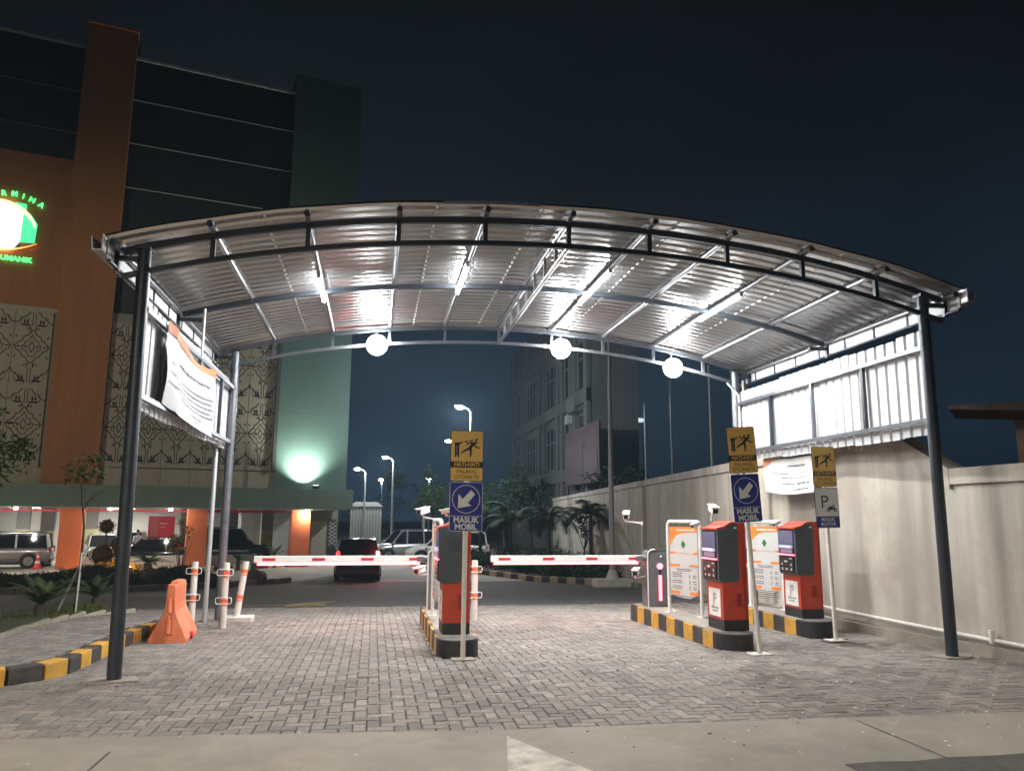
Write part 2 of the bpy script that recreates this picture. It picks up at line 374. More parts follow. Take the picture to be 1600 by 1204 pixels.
# planting bed beside the sidewalk
LAWN = mat('bed soil', (.05, .055, .028), .95, var=.5, scale=9, bump=.8, bscale=25, stain=(.055, .075, .022), stain_s=2)
b = MB(); prof = [(9.0, -4.35, -14), (10.8, -4.5, -14), (13.3, -4.66, -12), (14.5, -4.7, -9.5), (15.4, -4.6, -7.4), (16.3, -4.9, -6.6), (17.6, -5.6, -6.4)]
b.add([p for y, x1, x0 in prof for p in ((x0, y, gz(y)+.05), ((x0+x1)/2, y, gz(y)+.11), (x1, y, zwalk(y)+.02))],
      [f for i in range(len(prof)-1) for f in ((i*3, i*3+1, i*3+4, i*3+3), (i*3+1, i*3+2, i*3+5, i*3+4))], LAWN, True); struct(b.build('planting_bed'))
GRASS = leaf_mat('grass', (.075, .10, .025), (.12, .14, .04))
b = MB(); rnd = random.Random(5)
for _ in range(5200):
    y = rnd.uniform(9.6, 17.4); xa = interp(y, [p[0] for p in prof], [p[1] for p in prof]); xb = interp(y, [p[0] for p in prof], [p[2] for p in prof])
    x = xa-abs(rnd.gauss(0, .55)); 
    if x < xb: continue
    z = gz(y)+.07; h = rnd.uniform(.03, .085); a = rnd.uniform(0, 6.28); w_ = .008
    dx, dy = rnd.gauss(0, .03), rnd.gauss(0, .03)
    b.add([(x-w_*cos(a), y-w_*sin(a), z), (x+w_*cos(a), y+w_*sin(a), z), (x+dx, y+dy, z+h)], [(0, 1, 2)], GRASS)
b.build('grass', kind='stuff')
# flecks of grit on paving and road
b = MB(); FLK = mat('pale grit', (.6, .58, .54), .8); FLD = mat('dark grit', (.05, .045, .04), .9)
for _ in range(330):
    x = rnd.gauss(3.6, 2.2); y = rnd.uniform(5.2, 9.8)
    if not -3 < x < 7.2: continue
    if any(q-.03 < x < q+.53 and y > 9.2 for q in (.78, 4.28, 5.98)): continue
    s_ = rnd.choice((.005, .007, .009, .006, .016)); a = rnd.uniform(0, 3)
    b.box((x, y, gz(y)+.008), (s_*1.6, s_, .006), FLD if rnd.random() < .3 else FLK, rz=a)
b.build('litter', kind='stuff')

# ------------------------------------------------------------------ CANOPY
XL, XR, YF, YR, XC, SP, Z0, CC = -2.44, 6.755, 8.48, 13.75, 2.149, .991, 5.0, .0241
def za(x): return Z0-CC*(x-XC)**2-.00016*(x-XC)**4
can = thing('gate_canopy', 'arched steel canopy with corrugated zinc roof over the parking gate', 'canopy', (XC, YF, 0))
OX, OY = XC, YF
def cv(x, y, z): return (x-OX, y-OY, z)
for x, y in ((XL, YF), (XR, YF), (XL, YR), (XR, YR)):
    b = MB(); zb = gz(y)-.05; t = za(x)-.05
    ln = -.06 if (x < 0 and y == YF) else 0; b.tube([cv(x, y, zb), cv(x+ln, y, t)], .068, STEEL if y == YF else STEEL2, 16); b.box(cv(x+ln, y, t+.02), (.15, .15, .04), STEEL)
    p = b.build('post', can)
    b = MB(); b.prism([(x-OX+(.25+.05*sin(3*a+x))*cos(a), y-OY+(.17+.03*cos(2*a))*sin(a)) for a in [2*pi*k/11 for k in range(11)]], gz(y)-.03, gz(y)+.018, KTOP)
    b.build('footing', can)
for y in (YF, (YF+YR)/2, YR):
    b = MB(); xs = [XC-4.86+i*.3471 for i in range(29)]
    mm = STEEL if y < 13 else mat('dim steel', (.10, .11, .125), .45, .3)
    for i in range(28):
        b.bar(cv(xs[i], y, za(xs[i])), cv(xs[i+1]+.004, y, za(xs[i+1])), .05, .07, mm)
    b.build('arch_chord', can)
    if abs(y-11.1) > .2:
        b = MB()
        for i in range(28): b.bar(cv(xs[i], y, za(xs[i])-.27), cv(xs[i+1]+.004, y, za(xs[i+1])-.27), .045, .055, mm)
        b.build('arch_chord', can)
        for k in range(-4, 5):
            x = XC+k*SP; b = MB(); b.bar(cv(x, y, za(x)-.25), cv(x, y, za(x)-.03), .05, .05, mm, (0, 1, 0)); b.build('strut', can)
YA, YB = YF-.24, YR+.2
for k in range(-5, 6):
    x = XC+k*SP; z = za(x)+.046; b = MB()
    if k in (-5, 5): x -= k/5*.06
    b.tube([cv(x, YA, z), cv(x, YB, z)], .03, GALV, 10)
    b.tube([cv(x, YA-.01, z), cv(x, YA+.012, z)], .034, STEEL, 10)
    b.build('purlin', can)
    if k in (-2, -1, 0, 1):            # paired tube
        pass
x = XC; b = MB(); b.tube([cv(x, YF, za(x)-.27), cv(x, YR, za(x)-.27)], .026, GALV, 10); b.build('truss_chord', can)
for i in range(1, 8):
    y = YF+(YR-YF)*i/8; b = MB(); b.bar(cv(x, y, za(x)-.26), cv(x, y, za(x)+.03), .035, .035, GALV, (0, 1, 0)); b.build('strut', can)
# corrugated roof: trapezoid ribs run along the arch, sheets lap between the purlins
def rib(y, per=.19):
    t = (y/per) % 1.0
    if t < .12: return .034*t/.12
    if t < .34: return .034
    if t < .46: return .034*(1-(t-.34)/.12)
    return 0
YS = []; y = YF-.40
while y < YR+.30:
    b0 = math.floor(y/.19)*.19
    for q in (0, .12, .34, .46):
        yy = b0+q*.19
        if YF-.40 <= yy <= YR+.30: YS.append(yy)
    y += .19
YS = sorted(set(round(v, 4) for v in YS))
edges = [-4.98, -3.42, -1.55, -.35, 1.35, 3.45, 5.0]
rnd = random.Random(11)
for s_ in range(len(edges)-1):
    x0 = XC+edges[s_]*SP-.05; x1 = XC+edges[s_+1]*SP+.05; n = max(4, int((x1-x0)/.2)); b = MB(); vs = []
    lift = .082+(.006 if s_ % 2 else 0)
    fr = rnd.uniform(-.03, .03)
    for i in range(n+1):
        x = x0+(x1-x0)*i/n
        for y in YS:
            yy = y+(fr if y == YS[0] else 0)
            sag = .004*sin(x*5.1+y*1.7)
            vs.append(cv(x, yy, za(x)+lift+rib(y)+sag))
    ny = len(YS)
    b.add(vs, [(i*ny+j, (i+1)*ny+j, (i+1)*ny+j+1, i*ny+j+1) for i in range(n) for j in range(ny-1)], SHEET)
    o = b.build('roof_sheet', can); md = o.modifiers.new('thick', 'SOLIDIFY'); md.thickness = .0025; md.offset = 1
# white slips under the sheet laps, painted as gaps of light
b = MB()
for e_ in edges[1:-1]:
    x = XC+e_*SP-.03
    y = YF-.2
    while y < YR+.2:
        b.box(cv(x, y, za(x)+.079), (.024, .07, .008), WHITE); y += .19
b.build('lap_glints', can, kind='stuff')
# eaves: lower tube, hangers, gutter on each side
for sgn in (-1, 1):
    x = XC+sgn*(5*SP-.06); z = za(x)
    b = MB(); b.tube([cv(x+sgn*.02, YA-.02, z-.17), cv(x+sgn*.02, YB, z-.17)], .022, STEEL, 8); b.build('eave_tube', can)
    gx = x+sgn*.055
    b = MB(); b.b2(*sorted((x+sgn*.04-OX, x+sgn*.048-OX)), YA-OY, YB-OY, z-.145, z+.055, SIDE); b.build('fascia_sheet', can)
    b = MB()
    prof = [(gx, z+.08), (gx, z-.10), (gx+sgn*.10, z-.10), (gx+sgn*.115, z+.045), (gx+sgn*.10, z+.045), (gx+sgn*.088, z-.085), (gx+sgn*.012, z-.085), (gx+sgn*.012, z+.08)]
    pp = [(p[0]-OX, p[1]) for p in prof]
    b.prism(pp if sgn < 0 else pp[::-1], YA-.12-OY, YB+.05-OY, GUT, 'y')
    b.build('gutter', can)
    b = MB()
    y = YA+.25
    while y < YB:
        b.bar(cv(x+sgn*.03, y, z-.18), cv(x+sgn*.03, y, z+.09), .012, .03, STEEL, (0, 1, 0)); y += .72
    b.build('gutter_brackets', can)
    for y in (YF, (YF+YR)/2, YR):
        b = MB(); px_ = XL if sgn < 0 else XR
        b.bar(cv(px_, y, z-.06), cv(x+sgn*.1, y, z-.06), .05, .05, STEEL); b.bar(cv(x+sgn*.02, y, z-.2), cv(x+sgn*.02, y, z+.08), .05, .05, STEEL, (0, 1, 0)); b.build('eave_bracket', can)
# side walls of upright corrugated sheet in a tube frame
def side_panel(sgn, px_):
    zt, zb = 3.73, 2.81; xs_ = px_+sgn*.055; xf = px_-sgn*.0
    for z in (zt, zb):
        b = MB(); b.bar(cv(xf, YF, z), cv(xf, YR, z), .055, .055, STEEL2); b.build('rail', can)
    for t in (.25, .5, .75) if sgn > 0 else (.20, .5, .80):
        y = YF+(YR-YF)*t; b = MB(); b.bar(cv(xf, y, zb+.03), cv(xf, y, zt-.03), .05, .055, STEEL if t != .5 else STEEL2, (0, 1, 0)); b.build('upright', can)
    zs = (2.64, 3.98) if sgn > 0 else (2.70, 3.90)
    ya = YF+.05; per = .205; ny = int((YR-.05-ya)/per)
    b = MB(); pr = []
    for i in range(ny+1):
        y = ya+i*per; j_ = rnd.uniform(-.004, .004)
        pr += [(y, 0), (y+.018, .042+j_), (y+.045, .042+j_), (y+.063, 0)]
    pr = [p for p in pr if p[0] <= YR-.03]
    vs = []
    for y, d in pr:
        bulge = .010*sin(y*2.3)
        vs.append(cv(xs_+sgn*(.02+d)+bulge*.3, y, zs[0]+.012*sin(int(y/1.02)*2.7))); vs.append(cv(xs_+sgn*(.02+d)+bulge, y, zs[1]+.015*sin(int(y/1.02)*1.9)))
    b.add(vs, [(i*2, i*2+2, i*2+3, i*2+1) for i in range(len(pr)-1)], SIDE)
    o = b.build('side_sheet', can); md = o.modifiers.new('thick', 'SOLIDIFY'); md.thickness = .002
side_panel(-1, XL); side_panel(1, XR)
# downpipe by the rear left post and thin hanger rod
b = MB(); b.tube([cv(XL-.17, YR-.25, gz(13.5)), cv(XL-.17, YR-.25, 2.62), cv(XL-.28, YR-.2, 2.9), cv(XL-.4, YR-.15, 4.25)], .04, POLE, 10); b.build('downpipe', can)
b = MB(); b.tube([cv(XL+.03, 11.05, 3.72), cv(XL+.03, 11.05, 4.42)], .017, OFFW, 8); b.build('hanger', can)
b = MB(); b.tube([cv(XR-.16, YR, 4.15), cv(XR+.02, YR-.1, 3.9), cv(XR+.02, YR-.1, 3.2)], .02, OFFW, 8); b.tube([cv(XR+.14, YR-.05, 4.2), cv(XR+.14, YR-.05, 2.6)], .024, OFFW, 8); b.build('conduit', can)

# ------------------------------------------------------------------ LAMPS UNDER THE CANOPY
def tube_light(k, y0, y1, label):
    x = XC+k*SP-.02; z = za(x)+.01
    t = thing('tube_light', label, 'tube light', (x, (y0+y1)/2, z), 0, 'tube lights under the canopy roof')
    h = (y1-y0)/2
    one('housing', t, OFFW, lambda b, m: (b.box((0, 0, .012), (.06, 2*h+.04, .03), m, bev=.006), b.box((0, -h-.02, -.02), (.05, .03, .06), m), b.box((0, h+.02, -.02), (.05, .03, .06), m)))
    one('tube', t, TUBE, lambda b, m: b.tube([(0, -h, -.03), (0, h, -.03)], .024, m, 12))
    lamp('lamp', 'AREA', (0, 0, -.06), 82, (1, .98, .95), t, shape='RECTANGLE', size=.05, size_y=2*h)
tube_light(-3, 10.35, 11.5, 'lit tube light highest on the left side of the arched roof')
tube_light(-1, 10.1, 11.4, 'lit tube light left of the roof truss at mid span')
tube_light(1, 10.0, 11.6, 'lit tube light just right of the roof truss at mid span')
tube_light(3, 10.1, 11.5, 'lit tube light farthest right, above the orange machines')
def floodlight(x, z, label):
    t = thing('floodlight', label, 'floodlight', (x, YR-.02, z), 0, 'floodlights on the rear arch')
    one('lamp_housing', t, STEEL2, lambda b, m: (b.tube([(0, .16, 0), (0, .02, 0)], [.10, .19], m, 20), b.tube([(0, .08, .08), (0, .06, .30)], .014, m, 6)))
    one('lamp_lens', t, FLOOD, lambda b, m: b.ball((0, -.03, 0), .175, m, 20, 12, (1, .45, 1)))
    l = lamp('lamp', 'SPOT', (0, -.14, 0), 480, (1, .96, .90), t, spot_size=R(165), spot_blend=.5, shadow_soft_size=.14); l.rotation_euler = (R(52), 0, 0)
floodlight(-.05, 4.60, 'round glaring floodlight at the left end of the rear arch')
floodlight(3.32, 4.68, 'round glaring floodlight near the middle of the rear arch')
floodlight(5.50, 4.40, 'round glaring floodlight lowest on the right of the rear arch')

# ------------------------------------------------------------------ BANNERS ON THE SIDE WALLS
def dash_lines(b, T, rows, m, h):
    rnd = random.Random(int(h*1e4)+len(rows))
    for (x0, x1, z, hh) in rows:
        x = x0
        while x < x1:
            l = min(rnd.uniform(.6, 2.6)*hh, x1-x)
            b.add([T @ V((x, 0, z-hh/2)), T @ V((x+l, 0, z-hh/2)), T @ V((x+l, 0, z+hh/2*rnd.uniform(.5, 1))), T @ V((x, 0, z+hh/2*rnd.uniform(.5, 1)))], [(0, 1, 2, 3)], m)
            x += l+hh*.35
def cloth(name, label, x, ya, yb, za_, zb_, sgn, group=None):
    # hangs in the plane x = const, seen from inside the canopy; sgn = inward normal
    t = thing(name, label, 'banner', (x, (ya+yb)/2, 0))
    b = MB(); n = 18; k = 12; vs = []
    def P(i, j, off=0.):
        u, v = i/n, j/k
        y = ya+(yb-ya)*u
        top = za_[0]+(za_[1]-za_[0])*u-.17*sin(pi*u)*(1 if sgn > 0 else .25); bot = zb_[0]+(zb_[1]-zb_[0])*u-.05*sin(pi*u)
        z = top+(bot-top)*v
        fold = .02*sin(u*9+v*4)*(1-v)*.8+.02*sin(u*5-v*7)+.03*math.exp(-((u-.08-.1*v)/.04)**2)
        return (sgn*(.05+fold+off), y-(ya+yb)/2, z)
    for i in range(n+1):
        for j in range(k+1): vs.append(P(i, j))
    b.add(vs, [(i*(k+1)+j, (i+1)*(k+1)+j, (i+1)*(k+1)+j+1, i*(k+1)+j+1) for i in range(n) for j in range(k)], BANW, True)
    o = b.build('cloth', t)
    if sgn < 0: o.data.materials[0] = WHITE
    b = MB()
    def Q(u, v): return P(u*n, v*k, .006)
    def quad(u0, u1, v0, v1, m, s_=1):
        b.add([Q(u0, v0), Q(u1, v0), Q(u1, v1), Q(u0, v1)], [(0, 1, 2, 3)], m)
    if sgn > 0:
        for i in range(24):
            u0, u1 = i/24, (i+1)/24
            f = lambda u: .125-.045*sin(pi*u)
            b.add([Q(u0, .0), Q(u1, .0), Q(u1, f(u1)), Q(u0, f(u0))], [(0, 1, 2, 3)], ORNB)
    else:
        for i in range(12):
            u0, u1 = 1-.42*i/12, 1-.42*(i+1)/12
            f = lambda u: .42*((u-.58)/.42)**2+.01
            b.add([Q(u0, 0.), Q(u1, 0.), Q(u1, f(u1)), Q(u0, f(u0))], [(0, 1, 2, 3)], FADE)
    rr = random.Random(4 if sgn > 0 else 6)
    rows = [(.25, .80, .30, .045), (.08, .24, .43, .022), (.16, .92, .49, .022), (.05, .90, .56, .024), (.14, .95, .63, .022), (.03, .90, .70, .022), (.25, .96, .76, .022), (.45, .72, .85, .022), (.55, .66, .91, .022)] if sgn > 0 else \
           [(.12, .48, .22, .05), (.06, .28, .42, .03), (.48, .86, .43, .02), (.06, .62, .55, .03), (.06, .30, .72, .06), (.36, .62, .72, .035), (.10, .38, .88, .035)]
    for u0, u1, v, h in rows:
        u = u0
        while u < u1:
            l = rr.uniform(.5, 1.8)*h*.7
            quad(u, min(u+l, u1), v-h/2, v+h/2*rr.uniform(.2, 1), LETT); u += l+h*.22
    b.build('print', t)
cloth('cloth_banner', 'creased white banner with orange top edge hung on the left side wall', XL+.0, 9.22, 12.05, (3.80, 3.74), (2.84, 2.74), 1)
cloth('cloth_banner', 'small glaring white banner below the right side wall, faded orange corner', 7.0, 11.52, 13.15, (2.60, 2.70), (2.02, 2.08), -1)

# ------------------------------------------------------------------ TRAFFIC ISLANDS
IX = (.78, 4.28, 5.98); IW = .5; YF0 = 9.62; YB0 = 12.85; TOPZ = .18
def island(x, label, yf=YF0):
    t = thing('traffic_island', label, 'traffic island', (x, yf, 0), 0, 'raised islands of the parking gate')
    b = MB(); n = round((YB0-yf)/.33); st = (YB0-yf)/n
    for k in range(n):
        y0, y1 = k*st, (k+1)*st; mm = KYEL if k % 2 == 0 else KBLK
        for xa, xb in ((0, .035), (IW-.035, IW)):
            zb = gz(yf+y0)-.06; b.b2(xa, xb, y0+.002, y1-.002, zb, TOPZ-.006, mm, bev=.008)
    b.build('striped_kerb', t)
    b = MB(); L_ = YB0-yf
    b.b2(.033, IW-.033, 0, L_-.02, -.1, TOPZ, KTOP); b.b2(.0, IW, L_-.02, L_+.03, -.2, TOPZ-.004, KTOP, bev=.01); b.build('top_slab', t)
    b = MB(); arc = [(0, 0)]+[(IW/2-IW/2*cos(a), -.30*sin(a)**.8) for a in [pi*i/16 for i in range(1, 16)]]+[(IW, 0)]
    b.prism(arc, gz(yf)-.05, TOPZ-.012, BLACK); b.build('nose', t)
    b = MB(); b.prism([(IW/2+(p[0]-IW/2)*.985, p[1]*.985) for p in arc], TOPZ-.012, TOPZ+.002, mat('worn nose top', (.075, .072, .07), .8, var=.4, scale=7, stain=(.17, .16, .15), stain_s=3)); b.build('nose_cap', t)
    return t
island(IX[0], 'raised island with black rounded nose in the middle of the driveway')
island(IX[1], 'yellow and black striped island with the orange machine right of the car lane')
island(IX[2], 'striped island nearest the cream wall, carrying the farthest orange machine', 10.6)

# ------------------------------------------------------------------ TICKET MACHINES (screen faces -X)
def kiosk(x, y, label):
    t = thing('ticket_machine', label, 'ticket machine', (x, y, TOPZ+.002), 0, 'orange ticket machines')
    W = .50; D = .34
    one('base', t, BLACK, lambda b, m: b.box((D/2+.005, W/2, .065), (D-.0, W-.01, .13), m, bev=.008))
    b = MB(); prof = [(.0, .13), (D, .13), (D, 1.365), (.16, 1.365), (.09, 1.33), (.0, .60)]
    prof = [(.005, .13), (D, .13), (D+.0, 1.37), (.17, 1.37), (.12, 1.34), (.005, 1.2)]
    b.prism(prof[::-1], 0.012, W-.012, RED, 'y'); b.box((D-.01, W/2, .72), (.03, W, 1.18), RED, bev=.01); b.build('body', t)
    # slate head with rounded lower rear corner, on both sides
    arc = [(.235-.07+.07*cos(a), .60+.07+.07*sin(a)) for a in [-pi/2+pi/2*i/6 for i in range(7)]]
    head = [(-.045, .635), (-.02, .60)]+arc+[(.235, 1.315), (.20, 1.345), (.13, 1.335), (.06, 1.285), (-.045, 1.265)]
    b = MB()
    b.prism(head, 0, .055, SLATE, 'y'); b.prism(head, W-.055, W, SLATE, 'y'); b.prism([(p[0]*.97+.004, p[1]) for p in head[:-4]]+[(.2, 1.25), (0., 1.24)], .05, W-.05, SLATE, 'y')
    b.build('head', t)
    b = MB(); hp = [(-.065, 1.262), (-.065, 1.285), (.05, 1.312), (.13, 1.362), (.22, 1.376), (.22, 1.350), (.13, 1.337), (.06, 1.288)]
    b.prism(hp, -.006, W+.006, RED, 'y'); b.build('hood', t)
    fx = -.048
    def face(name, z0, z1, m, y0=.06, y1=W-.06, d=.008, px_=fx): 
        b = MB(); b.b2(px_-d, px_+.004, y0, y1, z0, z1, m, bev=.003); return b.build(name, t)
    face('bezel', .63, 1.255, INK, .05, W-.05, .004)
    face('screen', 1.04, 1.235, SCREEN, px_=fx-.005)
    face('ticket_slot', .985, 1.025, SCREEN2, .08, W-.08, .03, fx-.003)
    face('reader', .915, .975, mat('reader', (.16, .13, .2), .3, emit=(.3, .18, .3), es=.3), .09, W-.09, .010, fx-.004)
    face('light_strip', .880, .896, LEDP, .03, W-.03, .022, fx-.004)
    bp = face('button_panel', .64, .862, INK, .055, W-.055, .010, fx-.004)
    b = MB()
    for yy, zz, w_, h_ in ((.13, .845, .09, .018), (.27, .80, .10, .035), (.12, .755, .035, .045), (.38, .76, .035, .045), (.12, .69, .045, .045), (.25, .69, .08, .035), (.37, .69, .045, .045)):
        b.box((fx-.016, yy, zz-.01), (.006, w_*.8, h_*.7), mat('button mark', (.5, .52, .5), .5))
    b.build('buttons', t)
    b = MB(); b.b2(-.002, .004, .08, W-.07, .16, .51, WHITE)
    T = M4.Translation((-.0035, W/2, .375)) @ M4.Rotation(-pi/2, 4, 'Z') @ RX90
    b.text('JP', T, .19, GREYT, .002, sx=.8)
    T2 = M4.Translation((-.0055, W/2, .375)) @ M4.Rotation(-pi/2, 4, 'Z') @ RX90
    b.text('JP', T2, .19, WHITE, -.006, sx=.8)
    rr = random.Random(2)
    for z_, w0 in ((.255, .115), (.215, .075)):
        y_ = W/2-w0+.005
        while y_ < W/2+w0:
            l = rr.uniform(.012, .03); b.add([(-.004, y_, z_), (-.004, min(y_+l, W/2+w0), z_), (-.004, min(y_+l, W/2+w0), z_+.022), (-.004, y_, z_+.022)], [(0, 1, 2, 3)], mat('grey green print', (.16, .22, .19), .5)); y_ += l+.006
    b.build('sticker', t)
    b = MB(); b.b2(.20, .25, -.003, .012, .30, .46, mat('vent red', (.22, .016, .01), .5)); b.build('lock_plate', t)
    b = MB(); b.box((.20, -.004, 1.29), (.035, .008, .02), WHITE); b.build('badge', t)
    return t
kiosk(.86, 9.80, 'orange and slate ticket machine on the middle island, seen end on')
kiosk(4.44, 9.62, 'orange ticket machine between the price board and the leaning blue sign')
kiosk(6.10, 10.62, 'orange ticket machine nearest the cream wall')

# ------------------------------------------------------------------ PRICE BOARDS
def price_board(x, y, label, ang=R(-70), wd=.70):
    t = thing('price_board', label, 'notice board', (x, y, TOPZ), ang, 'white framed tariff boards')
    H = 1.36; r = .026
    b = MB(); pts = [(0, 0, 0), (0, 0, H-.07)]+[(.07-.07*cos(a), 0, H-.07+.07*sin(a)) for a in [pi/2*i/5 for i in range(1, 6)]]
    pts += [(wd-.07+.07*sin(a), 0, H-.07+.07*cos(a)) for a in [pi/2*i/5 for i in range(0, 6)]]+[(wd, 0, 0)]
    b.tube(pts, r, WHITE, 12); b.box((0, 0, .006), (.11, .11, .012), WHITE); b.box((wd, 0, .006), (.11, .11, .012), WHITE); b.build('frame', t)
    b = MB(); x0, x1, z0, z1 = .05, wd-.05, .24, H-.08
    cut = [(x0, z0+.02), (x0+.30, z0), (x1-.17, z0), (x1-.06, z0+.05), (x1, z0+.16), (x1, z1), (x0, z1)]
    b.prism(cut, -.006, .006, mat('board sheet', (.56, .55, .54), .5, var=.04, scale=5), 'y'); o = b.build('sheet', t)
    b = MB(); f = -.0085
    def q(a0, a1, c0, c1, m): b.add([(a0, f, c0), (a1, f, c0), (a1, f, c1), (a0, f, c1)], [(0, 1, 2, 3)], m)
    b.add([(x0, f, z1-.30), (x0+.06, f, z1-.20), (x0+.16, f, z1-.12), (x0+.30, f, z1-.085), (x1, f, z1-.075), (x1, f, z1), (x0, f, z1)], [tuple(range(7))], ORNG)
    T = lambda X, Z: M4.Translation((X, f-.002, Z)) @ RX90
    dash_lines(b, M4.Translation((0, f-.002, 0)), [(x0+.16, x1-.05, z1-.045, .022)], WHITE, .1)
    c = ((x0+x1)/2, z1-.26)
    for dx, dz in ((-.022, .0), (.022, .0), (0, .03), (0, -.03)): b.add([(c[0]+dx+.03*a, f-.001, c[1]+dz+.03*e_) for a, e_ in ((-1, 0), (0, -1), (1, 0), (0, 1))], [(0, 1, 2, 3)], GRN)
    q(x0, x0+.12, z1-.40, z1-.37, ORNG); q(x1-.08, x1, z1-.40, z1-.37, ORNG); dash_lines(b, M4.Translation((0, f, 0)), [(x0+.14, x1-.1, z1-.385, .012)], FADE, .2)
    q(x0, x0+.22, z1-.585, z1-.55, ORNG); q(x1-.18, x1, z1-.585, z1-.55, ORNG)
    q(x0, x0+.20, z1-.99, z1-.945, ORNG); q(x1-.18, x1, z1-.99, z1-.945, ORNG)
    rows = [(x0+.13, x1-.13, z1-.62, .014), (x0+.16, x1-.16, z1-.645, .012)]
    for i in range(9):
        z_ = z1-.68-i*.028
        if i not in (3, 6): rows.append((x0+.04, x0+.26, z_, .013)); 
        if i % 3: rows.append((x1-.20, x1-.16, z_, .014)); rows.append((x1-.11, x1-.04, z_, .014))
    for i in range(5): rows.append((x0+.03, x1-.03-.2*(i == 4), z1-1.015-i*.030, .013))
    for k in range(3): rows.append((x0+.06+.19*k, x0+.16+.19*k, z1-1.175, .01))
    dash_lines(b, M4.Translation((0, f, 0)), rows, GREYT, .3)
    b.build('print', t)
    return t
price_board(.88, 11.62, 'white framed price board edge on behind the middle machine', R(-86))
price_board(4.49, 11.62, 'white framed price board with orange bands beside the red lit cabinet')
price_board(6.17, 12.32, 'white framed price board half hidden by the leaning sign pole')

# ------------------------------------------------------------------ BARRIERS
def barrier(x, y, arm, label, board=True):
    t = thing('barrier_gate', label, 'barrier', (x, y, TOPZ), 0, 'automatic barriers')
    H = .90; prof = [(0, 0), (.34, 0), (.34, H), (.13, H), (.06, H-.012), (.02, H-.04), (0, H-.09)]
    b = MB(); b.prism(prof, 0, .30, CABG, 'y'); o = b.build('cabinet', t)
    b = MB(); b.b2(-.008, .35, -.008, .006, H-.012, H+.012, STEEL2); b.tube([(-.006, -.012, 0), (-.006, -.012, H-.1), (.01, -.012, H-.03), (.06, -.012, H-.0), (.12, -.012, H+.008)], .011, OFFW, 6); b.build('trim', t)
    b = MB(); b.b2(.1, .32, -.006, .004, .03, H-.09, mat('door panel', (.11, .11, .12), .4)); b.build('door', t)
    if board:
        b = MB(); b.tube([(.20, -.02, .64), (.20, -.006, .64)], .048, LEDP, 16); b.b2(.175, .225, -.024, -.005, .10, .50, LEDP, bev=.018); b.b2(.185, .215, -.012, -.004, .50, .60, INK); b.build('warning_light', t)
        b = MB(); b.ball((.22, -.012, H-.11), .018, WHITE, 8, 6); b.build('knob', t)
    if arm:
        z = .76; x0, x1 = -arm, -.01; yy = .10
        b = MB(); b.b2(x0, x1, yy-.022, yy+.022, z-.05, z+.05, WHITE, bev=.008); a = b.build('arm', t)
        b = MB(); n = 4
        for k in range(n):
            c = x0+.22+k*(arm-.42)/(n-1) if n > 1 else 0
            b.b2(c-.095, c+.095, yy-.0255, yy-.021, z-.018, z+.018, REDP)
        b.build('red_marks', a)
        b = MB(); b.tube([(x0+.06, yy-.01, z-.072), (x1-.13, yy-.01, z-.072)], .0135, LEDW, 8); b.build('light_tube', a)
        b = MB(); b.b2(x0+.05, x1-.12, yy-.004, yy+.018, z-.088, z-.048, LEDR); b.build('light_rail', a)
        b = MB(); b.tube([(.02, yy, z), (-.06, yy, z)], .045, STEEL2, 12); b.box((-.09, yy, z), (.16, .07, .085), CABG, bev=.01); b.build('hub', t)
    return t
barrier(.86, 12.38, 2.62, 'lowered red and white barrier arm across the left car lane')
barrier(4.40, 12.30, 2.56, 'lowered red and white barrier arm across the right car lane')
barrier(6.06, 12.50, 0, 'grey barrier cabinet behind the price board next to the wall')

# ------------------------------------------------------------------ CCTV CAMERAS
def cctv(x, y, z, rz, label, dn=.12, arm=None, foot=None):
    t = thing('cctv_camera', label, 'security camera', (x, y, z), 0, 'white security cameras')
    if 'small' in label: t.scale = (.55, .55, .55)
    T = M4.Rotation(rz, 4, 'Z') @ M4.Rotation(dn, 4, 'X')           # looks along -Y when rz = 0
    b = MB(); b.T = T; b.box((0, 0, 0), (.095, .26, .085), WHITE, bev=.012); b.box((0, -.01, .052), (.115, .30, .012), WHITE, bev=.004); b.build('housing', t)
    b = MB(); b.T = T; b.box((0, -.131, -.004), (.07, .006, .06), LENS); b.tube([(0, -.136, -.004), (0, -.13, -.004)], .022, INK, 12); b.build('lens', t)
    b = MB()
    b.tube([(0, .03, -.04), (0, .05, -.10)], .018, WHITE, 8)
    if arm:
        b.tube([(0, .05, -.10), arm], .013, OFFW, 8); b.tube([V(arm)-V((.0, 0, .03)), V(arm)+V((0, 0, .03))], .022, OFFW, 8)
        if foot: b.tube([arm, (arm[0], arm[1], foot)], .018, STEEL2, 8)
    b.build('bracket', t)
cctv(.80, 13.0, 1.68, R(-38), 'boxy white camera on a pole left of the middle machine', .15, (.26, .06, -.14), TOPZ-1.68)
cctv(.76, 12.9, .74, R(-30), 'low white camera under the left barrier arm', .1, (.18, .0, -.05))
cctv(.90, 9.98, 1.66, R(-75), 'small white camera sitting on top of the middle machine', .2, (.04, .04, -.09))
cctv(4.20, 12.75, 1.63, R(-22), 'white camera on its pole above the grey barrier cabinet', .2, (.27, .0, -.13), TOPZ-1.63)
cctv(4.25, 12.45, .72, R(-28), 'low white camera fixed to the grey barrier cabinet', .1, (.20, .0, -.06))
cctv(4.86, 10.75, 1.72, R(-10), 'white camera rising behind the orange machine right of the car lane', .2, (.0, .06, -.14), TOPZ-1.72)
cctv(4.52, 10.6, 1.50, R(-70), 'small white camera at the top corner of the nearer price board', .3, (.05, .05, -.05))
cctv(6.20, 11.4, 1.52, R(-70), 'small white camera at the top corner of the farther price board', .3, (.05, .05, -.05))

